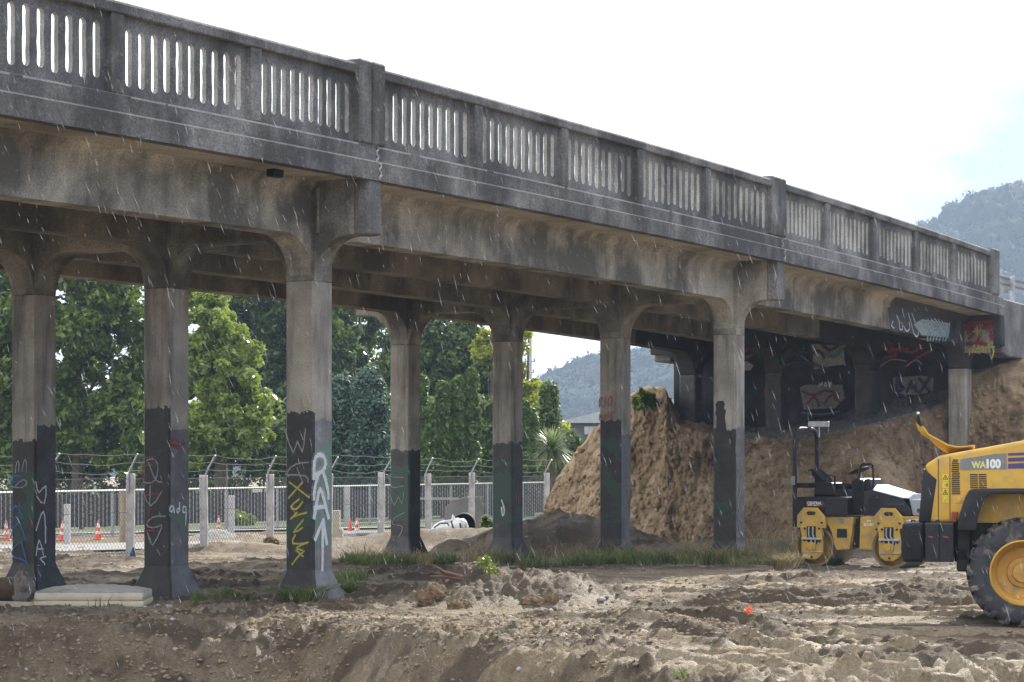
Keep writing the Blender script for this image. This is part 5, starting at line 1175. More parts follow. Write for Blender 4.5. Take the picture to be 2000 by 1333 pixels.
# rear fender: thick black arch above the tyre
fo = [(1869,1035), (1874,1005), (1880,985), (1886,968), (1893,957), (1900,954.5), (1950,953.5), (2060,953), (2100,956), (2115,975)]
fi = [(1905,1035), (1908,1012), (1914,992), (1922,974), (1930,966), (1938,964), (1960,963), (2056,963), (2090,966), (2100,980)]
mb = MB(); mb.prism([(lx(a), lz(b)) for a, b in fo] + [(lx(a), lz(b)) for a, b in fi[::-1]], 'y', .0, .56); mb.build('fender', M['dgrey'], loader, bevel=.012, seg=2, smooth=True)
mb = MB(); mb.prism([(lx(1858), lz(1000)), (lx(1871), lz(1000)), (lx(1867), lz(1021)), (lx(1857), lz(1021))], 'y', .3, .5); mb.build('tail_lamp', M['rust'], loader, bevel=.008)
def make_wheel(parent, x, y, out=-1):
    t = bpy.data.objects.new('wheel', None); C.objects.link(t); t.parent = parent; t.location = (x, y, .63)
    Rw = .615; mb = MB()
    # carcass: closed profile of radius / width
    mb.lathe([(.36, -.20), (.40, -.21), (.47, -.222), (.54, -.215), (.585, -.195), (.6, -.16), (.605, 0), (.6, .16), (.585, .195), (.54, .215), (.47, .222), (.4, .21), (.36, .2)], ax='y', n=56, closed=True)
    tyre = mb.build('tyre', M['tyre'], t, smooth=True, angle=R(70))
    mb = MB(); nl = 20
    for sgn in (-1, 1):
        for i in range(nl):
            a0 = 2*math.pi*(i + (0 if sgn < 0 else .5))/nl
            pr = []
            for (w, da, hgt) in ((0.0, .12, .0), (.1, .07, .0), (.185, .0, -.005), (.212, -.01, -.03), (.216, -.013, -.055)):
                pr.append((w*sgn, a0-da, hgt))
            vs = []; fs = []
            for (y_, a_, hg) in pr:
                for da, rr in ((-.052, .59+hg), (-.04, Rw+.022+hg), (.04, Rw+.022+hg), (.052, .59+hg)):
                    vs.append((math.cos(a_+da)*rr, y_*1.0 + (sgn*.008 if rr > .6+hg else 0), math.sin(a_+da)*rr))
            for k in range(len(pr)-1):
                for j in range(3): fs.append((k*4+j, k*4+j+1, k*4+5+j, k*4+4+j))
            fs.append((0, 1, 2, 3)); fs.append(tuple(len(pr)*4-4+j for j in range(4)))
            mb.add(vs, fs)
    mb.build('tread', M['mud_tyre'], tyre)
    mb = MB(); o = out
    prof = [(.372, -.19), (.382, -.215), (.365, -.224), (.35, -.205), (.345, -.15), (.318, -.125), (.315, -.05), (.285, -.01), (.18, .005), (.172, -.03), (.115, -.035), (.11, -.075), (.06, -.08), (0, -.08)]
    mb.lathe([(r_, y_*(-out)*1.0 if out > 0 else y_) for r_, y_ in prof], ax='y', n=48, cap=False)
    rim = mb.build('rim', M['orange_rim'], t, smooth=True, angle=R(30))
    mb = MB()
    for i in range(10):
        a = 2*math.pi*i/10+.2; c = (math.cos(a)*.143, -.04*(-out) if out > 0 else -.04, math.sin(a)*.143); mb.lathe([(.014, -.02), (.014, .02)], ax='y', c=c, n=6)
    mb.build('wheel_nuts', M['orange_rim'], rim)
    return t
make_wheel(loader, 0, .22); make_wheel(loader, 0, 1.88, 1); make_wheel(loader, 2.35, .22); make_wheel(loader, 2.35, 1.88, 1)
mb = MB(); mb.tube([(0, .3, .63), (0, 1.8, .63)], .12, 10); mb.tube([(2.35, .3, .63), (2.35, 1.8, .63)], .12, 10); mb.build('axle', M['black'], loader, smooth=True)
# cab, front frame and bucket, out of the frame to the right
M['glass'] = newmat('cab_glass')[0]; gp_ = M['glass'].node_tree.nodes['Principled BSDF']; gp_.inputs['Base Color'].default_value = (.03, .04, .045, 1); gp_.inputs['Roughness'].default_value = .08
mb = MB(); mb.prism([(lx(2165), lz(1020)), (lx(2345), lz(1020)), (lx(2375), lz(900)), (lx(2340), lz(760)), (lx(2330), lz(700)), (lx(2180), lz(700)), (lx(2165), lz(850))], 'y', .4, 1.7); cab = mb.build('cab', M['yellow'], loader, bevel=.03, seg=2, smooth=True)
mb = MB(); mb.prism([(lx(2180), lz(905)), (lx(2358), lz(905)), (lx(2330), lz(765)), (lx(2322), lz(715)), (lx(2190), lz(715))], 'y', .394, 1.706); mb.build('cab_window', M['glass'], cab)
mb = MB(); mb.box(lx(2168), lx(2350), .34, 1.76, lz(700), lz(690)); mb.build('cab_roof', M['dgrey'], cab, bevel=.02)
mb = MB(); mb.box(2.0, 2.9, .6, 1.5, .6, 1.5); mb.build('front_frame', M['yellow'], loader, bevel=.04)
for y in (.55, 1.35):
    mb = MB(); mb.prism([(2.1, 1.35), (2.3, 1.55), (3.1, 1.1), (3.9, .45), (3.8, .25), (2.9, .75)], 'y', y, y+.14); mb.build('lift_arm', M['yellow'], loader, bevel=.015)
mb = MB(); prf = [(3.75, .1), (3.72, .6), (3.85, .95), (4.05, 1.05), (4.07, 1.02), (3.9, .9), (3.79, .58), (3.82, .15), (4.6, .06), (4.6, .03)]
mb.prism(prf, 'y', -.1, 2.2); mb.prism([(3.74, .1), (3.72, .6), (3.85, .95), (4.05, 1.05), (4.6, .05)], 'y', -.13, -.1); mb.prism([(3.74, .1), (3.72, .6), (3.85, .95), (4.05, 1.05), (4.6, .05)], 'y', 2.2, 2.23); mb.build('bucket', M['dgrey'], loader)

# ------------------------------------------------------------------ tandem roller
RY = R(-30); RD = 42.0
roller = empty('tandem_roller', (gx(1590, RD), RD, .0), RY); tag(roller, 'small yellow and black tandem roller with two steel drums parked before the earth bank', 'road roller')
KX, KZ = 97.0, 104.0
def rx(px): return (px-1590)/KX
def rz_(py): return (1107-py)/KZ
rx2 = rx
DR, DW = .385, 1.15
for xd in (0, 1.53):
    t = bpy.data.objects.new('drum', None); C.objects.link(t); t.parent = roller; t.location = (xd, 0, DR)
    mb = MB(); mb.lathe([(DR, .0), (DR+.004, .01), (DR+.004, DW-.01), (DR, DW), (DR-.02, DW), (DR-.02, DW-.16), (.1, DW-.16), (.1, .16), (DR-.045, .16), (DR-.02, .0)], ax='y', n=64, closed=True)
    mb.build('drum_shell', M['drum'], t, smooth=True, angle=R(35))
    mb = MB(); mb.lathe([(DR-.022, .012), (DR-.045, .02), (DR-.06, .10), (DR-.1, .145), (.09, .15), (.0, .15)], ax='y', n=48, cap=False); mb.build('drum_disc', M['disc'], t, smooth=True, angle=R(35))
    mb = MB(); mb.lathe([(.1, .1), (.1, -.03), (.075, -.05), (.03, -.05)], ax='y', n=24); mb.build('hub', M['ryellow'], t, smooth=True, angle=R(30))
    mb = MB(); mb.lathe([(.115, -.02), (.1, -.02), (.1, .05), (.115, .05)], ax='y', n=24, closed=True); mb.build('hub_ring', M['black'], t)
    # support arm of pressed plate with cut-outs
    y = -.075; mb = MB()
    mb.prism([(-.27, .37), (-.30, .62), (-.15, .73), (-.05, .74), (.05, .74), (.15, .73), (.3, .62), (.3, .3), (.22, .24), (-.2, .24), (-.28, .3)][0:0] or
             [(-.21, .10), (-.21, .22), (-.22, .30), (-.3, .36), (-.30, .58), (-.17, .73), (.1, .73), (.25, .57), (.28, .36), (.19, .30), (.2, .2), (.22, .1), (.22, -.1), (.17, -.18), (.08, -.24), (-.08, -.24), (-.18, -.18), (-.21, -.1)], 'y', y-.035, y+.02)
    arm = mb.build('support_arm', M['ryellow'], t, bevel=.012, seg=2)
    yy = y-.038
    mb = MB(); mb.prism([(-.11, .63), (-.08, .66), (.05, .66), (.08, .63), (.05, .59), (-.08, .59)], 'y', yy-.003, yy+.01); mb.build('arm_slot', M['hole'], arm)
    mb = MB(); mb.prism([(-.1, .38), (.08, .38), (.08, .2), (.13, .1), (.1, .05), (-.06, .05), (-.1, .12)], 'y', yy-.003, yy+.01); mb.build('arm_slot', M['hole'], arm)
    for dx in (-.05, .03):
        mb = MB(); mb.tube([(dx, yy-.02, .37), (dx, yy-.03, .22), (dx+.05, yy-.03, .12), (dx+.04, yy-.02, .0)], .014, 6); mb.build('hose', M['steel'], arm, smooth=True)
    mb = MB()
    for (bx, bz) in ((-.21, .45), (.2, .45), (-.25, .34), (-.14, .34), (.15, .34), (.23, .34), (0, -.19), (-.14, .12), (.16, .1)): mb.lathe([(.02, -.015), (.02, .01)], ax='y', c=(bx, yy-.003, bz), n=8)
    mb.build('bolts', M['black'], arm)
    mb = MB(); mb.box(-.2, .22, yy-.04, yy, .13, .17); mb.box(-.18, .2, yy-.03, yy, -.11, -.08); mb.build('bracket', M['steel'], arm, bevel=.006)
    mb = MB(); mb.tube([(.0, yy-.01, 0), (0, yy-.05, 0)], .09, 18); mb.tube([(0, yy-.04, 0), (0, yy-.08, 0)], .055, 12); mb.build('motor', M['ryellow'], arm, smooth=True, angle=R(40))
# frames
mb = MB(); mb.prism([(rx(1607), rz_(1009)), (rx(1664), rz_(1009)), (rx(1661), rz_(1040)), (rx(1656), rz_(1072)), (rx(1630), rz_(1074)), (rx(1622), rz_(1040))], 'y', .05, 1.1); rf = mb.build('rear_frame', M['ryellow'], roller, bevel=.02, seg=2)
mb = MB(); mb.box(rx(1633), rx(1652), .038, .09, rz_(1049), rz_(1032)); mb.build('step_recess', M['hole'], rf)
mb = MB(); mb.box(rx(1636), rx(1646), .036, .06, rz_(1021), rz_(1013)); mb.build('plate', M['decal_grey'], rf)
mb = MB(); mb.prism([(rx(1677), rz_(1008)), (rx(1716), rz_(1008)), (rx(1712), rz_(1030)), (rx(1704), rz_(1072)), (rx(1675), rz_(1072))], 'y', .05, 1.1); ff = mb.build('front_frame', M['ryellow'], roller, bevel=.02, seg=2)
text('lettering', 'BW', .05, rx(1690), .045, rz_(1018), M['decal_white'], ff, .02)
text('lettering', '80-0402', .075, rx(1684), .045, rz_(1026), M['decal_white'], ff, .02, .8)
mb = MB(); mb.box(rx(1655), rx(1685), .2, .95, rz_(1068), rz_(1012)); mb.build('articulation_joint', M['black'], roller, bevel=.02)
for i in range(4):
    mb = MB(); mb.tube([(rx(1660), .15+.1*i, rz_(1022+i*5)), (rx(1668), .1+.1*i, rz_(1030+i*5)), (rx(1680), .15+.1*i, rz_(1026+i*6))], .018, 6); mb.build('hose', M['black'], roller, smooth=True)
mb = MB(); mb.box(rx(1718), rx(1800), .05, 1.1, rz_(1020), rz_(1006.5)); mb.build('nose_frame', M['ryellow'], roller, bevel=.015)
mb = MB(); mb.prism([(rx(1551), rz_(1020)), (rx(1551), rz_(972)), (rx(1560), rz_(970)), (rx(1654), rz_(970)), (rx(1656), rz_(1006)), (rx(1612), rz_(1008.5)), (rx(1600), rz_(1000)), (rx(1560), rz_(1010))], 'y', .0, 1.15); rb = mb.build('rear_body', M['black'], roller, bevel=.03, seg=2, smooth=True)
mb = MB(); mb.prism([(rx(1612), rz_(1006)), (rx(1612), rz_(972)), (rx(1654), rz_(972)), (rx(1655), rz_(1006))], 'y', -.012, .05); mb.build('side_panel', M['dgrey'], rb, bevel=.01)
mb = MB(); mb.box(rx(1576), rx(1607), -.014, .02, rz_(989), rz_(978.5)); sg = mb.build('sign', M['hole'], rb)
mb = MB()
for a in (1576, 1606.3): mb.box(rx(a), rx(a+.8), -.02, -.012, rz_(989), rz_(978.5))
for a in (1576, 1603.5): mb.box(rx(a), rx(a+3.2), -.02, -.012, rz_(979.4), rz_(978.5)); mb.box(rx(a), rx(a+3.2), -.02, -.012, rz_(989), rz_(988.2))
mb.build('sign_edge', M['red_sign'], sg)
text('lettering', 'CENTRAL', .074, rx(1577.5), -.018, rz_(985), M['decal_white'], sg, .02, .9)
text('lettering', 'PLANT HIRE LTD', .033, rx(1578), -.018, rz_(988), M['decal_white'], sg, .01, 1.0)
# hood
mb = MB(); mb.prism([(rx(1682), rz_(1006)), (rx(1684), rz_(958)), (rx(1703), rz_(957)), (rx(1757), rz_(973)), (rx(1771), rz_(990)), (rx(1774), rz_(1006))], 'y', .06, 1.09); hd = mb.build('hood', M['dgrey'], roller, bevel=.02, seg=2, smooth=True)
vs = []
for (px, py) in ((1700, 956.3), (1757, 971.5), (1769, 972), (1776, 1004)):
    for y in (.075, .3, .85, 1.1): vs.append((rx(px), y, rz_(py) + (.1 if y in (.3, .85) and py < 960 else .075 if y in (.3, .85) and py < 990 else 0)))
fs = [(i*4+j, i*4+j+1, i*4+5+j, i*4+4+j) for i in range(3) for j in range(3)]
vs2 = [(a-.0, b, c-.02) for a, b, c in vs]
mb = MB(); mb.add(vs, fs); mb.build('hood_top', M['silver'], roller, smooth=True, angle=R(30))
mb = MB(); mb.prism([(rx(1768), rz_(974)), (rx(1798), rz_(974)), (rx(1800), rz_(1006)), (rx(1775), rz_(1006))], 'y', .1, 1.08); nf = mb.build('nose', M['silver'], roller, bevel=.035, seg=3, smooth=True)
mb = MB()
for i in range(3): mb.box(rx(1783), rx(1797), .09, .13, rz_(992+i*2.6+1.6), rz_(992+i*2.6))
mb.build('nose_vent', M['hole'], nf)
mb = MB()
for i in range(6):
    for j in range(5): mb.box(rx(1695+j*4.1), rx(1695+j*4.1+3), .05, .075, rz_(968+i*4.0), rz_(968+i*4.0-2.6))
mb.build('side_vent', M['hole'], hd)
mb = MB()
for k in range(5): mb.box(rx(1731+k*6.2), rx(1734.5+k*6.2), .052, .075, rz_(985.5), rz_(981.5))
mb.build('faded_marks', plain('dull_yellow_marks', (.07, .062, .03), .6), hd)
# operator platform: seat, console, wheel, rails
mb = MB(); mb.box(rx(1575), rx(1640), .35, .85, rz_(970), rz_(955)); mb.prism([(rx(1578), rz_(968)), (rx(1577), rz_(942)), (rx(1612), rz_(942)), (rx(1620), rz_(968))], 'y', .32, .86); seat = mb.build('seat_base', M['black'], roller, bevel=.02)
mb = MB()
vs = []; fs = []; n = 9
for i in range(n):
    t_ = i/(n-1); w = .19+.06*math.sin(t_*3.0); x = rx(1600) - (rx(1600)-rx(1569))*t_**.8; z = rz_(945)+(rz_(915)-rz_(945))*t_ + .02*math.sin(t_*math.pi)
    for y_, o_ in ((-w, .03), (-w*.5, .0), (w*.5, 0), (w, .03)): vs.append((x+o_, .58+y_, z))
    for y_ in (w, -w): vs.append((x-.08, .58+y_, z-.02))
for i in range(n-1):
    for j in range(6): fs.append((i*6+j, i*6+(j+1) % 6, i*6+6+(j+1) % 6, i*6+6+j))
fs += [(0, 1, 2, 3, 4, 5), tuple(n*6-6+j for j in range(6))]
mb.add(vs, fs); mb.build('seat_back', M['vinyl'], roller, smooth=True, angle=R(60))
mb = MB(); mb.box(rx(1592), rx(1640), .36, .8, rz_(955), rz_(944)); mb.build('seat_cushion', M['vinyl'], roller, bevel=.05, seg=3, smooth=True)
mb = MB(); mb.tube([(rx(1602), .3, rz_(945)), (rx(1602), .3, rz_(930)), (rx(1606), .3, rz_(928)), (rx(1619), .3, rz_(929)), (rx(1618), .3, rz_(965))], .022, 6); mb.build('armrest', M['black'], roller)
mb = MB(); mb.prism([(rx(1655), rz_(1004)), (rx(1654), rz_(938)), (rx(1668), rz_(933)), (rx(1680), rz_(940)), (rx(1682), rz_(1004))], 'y', .2, .9); cs = mb.build('console', M['black'], roller, bevel=.03, seg=2, smooth=True)
mb = MB(); mb.prism([(rx(1676), rz_(936)), (rx(1688), rz_(934)), (rx(1693), rz_(957)), (rx(1680), rz_(957))], 'y', .25, .85); mb.build('dash_cover', M['dgrey'], roller, bevel=.02)
mb = MB(); mb.tube([(rx(1663), .55, rz_(938)), (rx(1657), .55, rz_(920))], .022, 8); mb.build('steering_column', M['silver'], roller)
mb = MB(); ctr = Vector((rx(1656), .55, rz_(919))); ax1 = Vector((.94, 0, .34)); ring = [ctr + ax1*.19*math.cos(a) + Vector((0, 1, 0))*.19*math.sin(a) for a in np.linspace(0, 2*math.pi, 25)[:-1]]
mb.tube(ring, .018, 6, closed=True); mb.tube([ring[3], ctr, ring[12]], .016, 5); mb.tube([ctr, ring[19]], .016, 5); mb.build('steering_wheel', M['black'], roller, smooth=True)
mb = MB(); mb.tube([(rx(1671), .12, rz_(955)), (rx(1672), .12, rz_(935)), (rx(1676), .12, rz_(909)), (rx(1680), .12, rz_(906)), (rx(1696), .12, rz_(906)), (rx(1698), .12, rz_(909)), (rx(1700), .12, rz_(935)), (rx(1698), .12, rz_(957))], .022, 8); mb.build('grab_rail', M['black'], roller, smooth=True)
# roll bar
mb = MB(); x = rx(1551); 
pth = [(x, .03, .75), (x, .03, 2.35), (x+.005, .06, 2.47), (x+.01, .14, 2.56), (x+.012, .26, 2.6), (x+.012, .86, 2.6), (x+.01, 1.0, 2.56), (x+.005, 1.09, 2.47), (x, 1.12, 2.35), (x, 1.12, .75)]
mb.tube(pth, .042, 10); mb.build('roll_bar', M['black'], roller, smooth=True)
mb = MB(); mb.box(rx(1545.5), rx(1553), -.03, .0, rz_(947), rz_(930)); mb.build('roll_bar_label', M['decal_grey'], roller)
mb = MB(); mb.box(rx(1551), rx(1575), .1, 1.0, rz_(953), rz_(943)); mb.build('cross_brace', M['black'], roller, bevel=.01)
mb = MB(); mb.box(x-.02, x+.4, .72, .78, 2.64, 2.75); bc = mb.build('work_lamp_bar', M['steel'], roller, bevel=.01)
mb = MB(); mb.tube([(x+.2, .75, 2.64), (x+.2, .75, 2.45)], .012, 6); mb.build('lamp_stalk', M['steel'], roller)

# ------------------------------------------------------------------ dumped mattress, rolled cloth, log
mp_ = gp(168, 1184); md = mp_.y; mw = (276-62)/F*md/2
mat_ = empty('mattress', (gx(169, md), md+.55, mp_.z-.04), R(2)); tag(mat_, 'worn cream mattress lying flat in front of the two left columns', 'mattress')
def pillow(w, d, h, mat, name, parent, z):
    mb = MB(); nn = 24; vs = []; fs = []
    for i in range(nn+1):
        for j in range(nn+1):
            u, v = i/nn*2-1, j/nn*2-1; e = max(abs(u), abs(v)); vs.append((u*w, v*d, z + h*(1-e**8) + .05*(1-u*u)*(1-v*v)*1.2 + .012*math.sin(u*14)*math.sin(v*12)))
    for i in range(nn):
        for j in range(nn): fs.append((i*(nn+1)+j, (i+1)*(nn+1)+j, (i+1)*(nn+1)+j+1, i*(nn+1)+j+1))
    mb.add(vs, fs); return mb.build(name, mat, parent, smooth=True)
def slab(w, d, z0, z1, mat, name, parent, wob=.012):
    mb = MB(); nn = 28; pts = []
    for k in range(nn*4):
        s_ = k//nn; t_ = (k % nn)/nn*2-1
        u, v = [(t_, -1), (1, t_), (-t_, 1), (-1, -t_)][s_]; pts.append((u*w + wob*(random.random()-.5), v*d + wob*(random.random()-.5)))
    mb.prism(pts, 'z', z0, z1); return mb.build(name, mat, parent, smooth=True, angle=R(50), bevel=.012)
slab(mw, .5, .02, .125, M['matt_side'], 'lower_border', mat_); slab(mw*.985, .49, .13, .235, M['matt_side'], 'upper_border', mat_)
slab(mw*1.0, .505, .122, .133, M['piping'], 'piping', mat_); slab(mw*1.0, .505, .012, .024, M['strap'], 'base_edge', mat_)
pillow(mw*.985, .49, .02, M['matt_top'], 'quilted_top', mat_, .235)
for dx in (-.28, .42):
    mb = MB(); mb.box(dx-.03, dx+.03, -.512, -.5, .05, .06); mb.box(dx-.03, dx-.02, -.512, -.5, .05, .085); mb.box(dx+.02, dx+.03, -.512, -.5, .05, .085); mb.build('handle', M['strap'], mat_)
q = gp(20, 1180); mb = MB(); pth = [(-.7, .1, .22), (-.35, .05, .24), (0, 0, .23), (.18, -.02, .22)]; mb.tube(pth, [.15, .16, .165, .15], 14); o = mb.build('log', M['log'], smooth=True, loc=(q.x, q.y+.25, q.z-.06)); tag(o, 'rotten brown log lying at the left edge beside the mattress', 'log')
def cloth(name, px, py, w, h, d, label, sd):
    q = gp(px, py); vs = []; fs = []; n, m = 30, 18
    for i in range(m+1):
        ph = math.pi*i/m
        for j in range(n):
            th = 2*math.pi*j/n; k = 1 + .8*(float(vn(th*1.9, ph*2.2, sd))-.5) + .35*(float(vn(th*5, ph*3, sd+1))-.5)
            vs.append((w*math.cos(th)*math.sin(ph)**.7*k, d*math.sin(th)*math.sin(ph)**.7*k, h*.5*(1-math.cos(ph))*(1+.15*(k-1))))
    for i in range(m):
        for j in range(n): fs.append((i*n+j, i*n+(j+1) % n, (i+1)*n+(j+1) % n, (i+1)*n+j))
    mb = MB(); mb.add(vs, fs); o = mb.build(name, M['cloth'], smooth=True, loc=q); tag(o, label, 'cloth'); return o
cloth('bundled_cloth', 45, 1182, .13, .44, .14, 'crumpled dirty grey cloth standing between the log and the mattress', 3)
cloth('rolled_cloth', 10, 1160, .36, .24, .2, 'grey cloth draped over the log at the left edge', 9)
mb = MB(); mb.prism([(-.6, 0), (.3, 0), (.3, .06), (-.6, .09)], 'y', -.05, .05); q = gp(20, 1188); o = mb.build('plank', M['pale_timber'], loc=q); tag(o, 'pale plank on the ground in front of the log', 'plank')

# ------------------------------------------------------------------ turf clods, root, marker, sheet edge, weeds
def lump(name, loc, sx, sy, sz, mat, sd, label=None, cat=None, group=None, n=22):
    vs = []; fs = []; m = n//2
    for i in range(m+1):
        ph = math.pi*i/m
        for j in range(n):
            th = 2*math.pi*j/n; d = Vector((math.cos(th)*math.sin(ph), math.sin(th)*math.sin(ph), math.cos(ph)))
            k = 1 + .5*(float(vn(d.x*1.5+d.z+sd, d.y*1.5-d.z*.7, sd))-.5) + .3*(float(vn(d.x*4+d.z*2, d.y*4+sd, sd+2))-.5) + .16*(random.random()-.5)
            vs.append((d.x*sx*k, d.y*sy*k, d.z*sz*k))
    for i in range(m):
        for j in range(n): fs.append((i*n+j, i*n+(j+1) % n, (i+1)*n+(j+1) % n, (i+1)*n+j))
    mb = MB(); mb.add(vs, fs); o = mb.build(name, mat, loc=loc, smooth=False)
    if label: tag(o, label, cat, group)
    return o
M['turf'] = plain('dug_turf', (.17, .115, .065), .95, .45, 22, bmp=.8)
for px, py, w, h, lb in ((845, 1180, .22, .15, 'large brown turf clod on the front of the spoil mound, left one'), (900, 1180, .16, .11, 'smaller orange brown turf clod right beside the large one'), (1040, 1188, .15, .09, 'turf clod at the foot of the spoil mound, right one'), (1078, 1178, .09, .12, 'upright curled turf slab above the right turf clod')):
    q = gp(px, py); lump('turf_clod', q+Vector((0, .1, h*.4)), w, w*.8, h, M['turf'], px, lb, 'turf clod', 'turf clods on the mound', 30)
q = Vector((gx(868, 30.1), 30.1, gz(gx(868, 30.1), 30.1)+.03)); mb = MB()
mb.tube([q+Vector((-.12, 0, .16)), q+Vector((0, 0, .08)), q+Vector((.18, 0, .03)), q+Vector((.42, 0, -.02))], [.008, .028, .034, .012], 8)
mb.tube([q+Vector((-.2, 0, .03)), q+Vector((.02, 0, .02)), q+Vector((.34, -.05, -.02))], [.01, .026, .014], 8); mb.tube([q+Vector((.02, 0, .05)), q+Vector((-.06, .03, .13)), q+Vector((-.2, .05, .2))], [.02, .012, .005], 6)
o = mb.build('tree_root', M['root'], smooth=True); tag(o, 'reddish torn tree root lying on top of the spoil mound', 'root')
q = gp(1461, 1209); mb = MB()
r = random.Random(4); vs = []; fs = []
for i in range(16):
    c = Vector((r.uniform(-.035, .035), r.uniform(-.03, .03), .04+.11*r.random())); a = Vector((r.uniform(-1, 1), r.uniform(-1, 1), r.uniform(-1, 1)))*.035; b = Vector((r.uniform(-1, 1), r.uniform(-1, 1), r.uniform(-1, 1)))*.025; n0 = len(vs)
    vs += [c-a-b, c+a-b, c+a+b, c-a+b]; fs.append((n0, n0+1, n0+2, n0+3))
mb.add(vs, fs); mb.tube([(0, 0, -.05), (0, 0, .06)], .006, 5); o = mb.build('marker_tape', M['flag'], loc=q); tag(o, 'fluorescent orange marker tape tied to a peg in the mud', 'marker')
q = gp(792, 1333); mb = MB(); mb.box(-.29, .29, -.45, .02, -.04, .0); o = mb.build('metal_sheet', plain('wet_grey_sheet', (.3, .32, .38), .25, .15, 6, metal=.5), loc=q+Vector((0, 0, .03)), rz=R(-4), bevel=.01); o.rotation_euler = (R(2), R(-1.5), R(-3)); tag(o, 'wet grey metal sheet in the ditch at the bottom edge', 'metal sheet')
# loose clods and stones strewn over the soil
def ico(): 
    bm = bmesh.new(); bmesh.ops.create_icosphere(bm, subdivisions=1, radius=1); V = np.array([v.co[:] for v in bm.verts]); Fx = np.array([[v.index for v in f.verts] for f in bm.faces]); bm.free(); return V, Fx
IV, IF = ico()
def scatter(name, n, fn, smin, smax, mat, label, cat, sd, power=3.5, flat=.65):
    r = np.random.default_rng(sd); P = fn(r, n); n = len(P); s = smin + (smax-smin)*r.random(n)**(power*1.4)
    z = ghe(P[:, 0], P[:, 1]); V = IV[None]*(1+.45*(r.random((n, len(IV), 1))-.5))*(s[:, None]*(.7+.6*r.random((n, 3)))*np.array([1, 1, flat]))[:, None, :]
    a = r.random(n)*6.28; c, s_ = np.cos(a)[:, None], np.sin(a)[:, None]; X = V[..., 0]*c - V[..., 1]*s_; Y = V[..., 0]*s_ + V[..., 1]*c; V = np.stack([X, Y, V[..., 2]], -1)
    V += np.stack([P[:, 0], P[:, 1], z+s*.2], -1)[:, None, :]
    Fq = (IF[None] + (np.arange(n)*len(IV))[:, None, None]).reshape(-1, 3)
    o = npmesh(name, V.reshape(-1, 3), Fq, mat); tag(o, label, cat, kind='stuff'); return o
def field(r, n):
    y = 17.5 + 30*r.random(n*3)**1.5; x = (r.random(n*3)-.5)*2*(.26*y); k = fbm(x*.6, y*.5, 3, 401) + .25*r.random(n*3); sel = k > .02; return np.stack([x, y], -1)[sel][:n]
M['clod'] = plain('soil_clods', (.25, .19, .13), .95, .35, 5, bmp=.5); M['stone'] = plain('pale_stones', (.36, .34, .31), .85, .3, 4)
scatter('clods', 20000, field, .006, .04, M['clod'], 'crumbled brown soil clods strewn over the dug ground', 'soil clods', 5, 4, .5)
def slope_field(r, n):
    y = 22.5 + 5.2*r.random(n*2); x = -7 + 9.5*r.random(n*2); k = fbm(x*1.2, y*1.6, 3, 441) + .3*r.random(n*2); sel = k > .0; return np.stack([x, y], -1)[sel][:n]
scatter('crumbs', 14000, slope_field, .006, .034, M['clod'], 'fine crumbled soil on the face of the ditch', 'soil crumbs', 15, 2.6, .7)
scatter('stones', 1500, field, .008, .05, M['stone'], 'small pale stones strewn over the dug ground', 'stones', 6, 4)
# grass
def blades(name, P, h, w, mat, label, cat, sd, lean=.5, kind='stuff', group=None, zfn=None):
    r = np.random.default_rng(sd); n = len(P); z = ghe(P[:, 0], P[:, 1]) if zfn is None else zfn
    H = h*(.35+.75*r.random(n))*(.45+1.1*vn(P[:, 0]*1.4, P[:, 1]*1.2, 19)) if zfn is None else h*(.45+.8*r.random(n)); a = r.random(n)*6.28; d = np.stack([np.cos(a), np.sin(a)], -1)*(H*lean*(.3+r.random(n)))[:, None]; b = r.random(n)*3.14; sv = np.stack([np.cos(b), np.sin(b)], -1)*w*(.6+.8*r.random(n))[:, None]
    B = np.stack([P[:, 0], P[:, 1], z-.02], -1)
    def pt(t, k, s_): return np.stack([B[:, 0]+d[:, 0]*t**2+sv[:, 0]*k*s_, B[:, 1]+d[:, 1]*t**2+sv[:, 1]*k*s_, B[:, 2]+H*(t-.35*lean*t*t)], -1)
    V = np.stack([pt(0, 1, 1), pt(0, 1, -1), pt(.5, .9, 1), pt(.5, .9, -1), pt(1, .1, 1), pt(1, .1, -1)], 1).reshape(-1, 3)
    i = np.arange(n)[:, None]*6; Fq = np.concatenate([i+np.array([0, 1, 3, 2]), i+np.array([2, 3, 5, 4])], 0)
    o = npmesh(name, V, Fq, mat)
    if label: tag(o, label, cat, group, kind)
    return o
def blob(r, cx, cy, rx_, ry, n):
    a = r.random(n)*6.28; q = np.sqrt(r.random(n)); x = cx+rx_*q*np.cos(a); y = cy+ry*q*np.sin(a); return np.stack([x, y], -1)
def patch(r, pts):
    out = []
    for (px, py, wpx, dep, n) in pts:
        D = CH*F/(py-HY); out.append(blob(r, gx(px, D), D, wpx/2/F*D, dep, n))
    P = np.concatenate(out); k = fbm(P[:, 0]*1.3, P[:, 1]*1.1, 3, 421); return P[k + .35*r.random(len(P)) > .12]
r_ = np.random.default_rng(9)
blades('grass', patch(r_, [(1300,1102,260,1.0,5200), (1240,1100,160,1.2,2500), (1440,1106,180,.9,3600), (1530,1108,60,.6,900), (1100,1104,160,.9,1800), (740,1108,150,1.2,2600), (680,1135,80,.7,900), (850,1100,90,.8,900), (990,1098,90,.8,1200)]), .3, .009, M['grass'], 'green grass growing along the row of middle columns', 'grass', 11)
blades('grass', patch(r_, [(460,1176,160,.5,2600), (590,1172,110,.45,2600), (655,1150,70,.5,1200), (395,1178,50,.3,500), (250,1186,260,.25,500)]), .2, .007, M['grass'], 'green grass round the feet of the front columns', 'grass', 12)
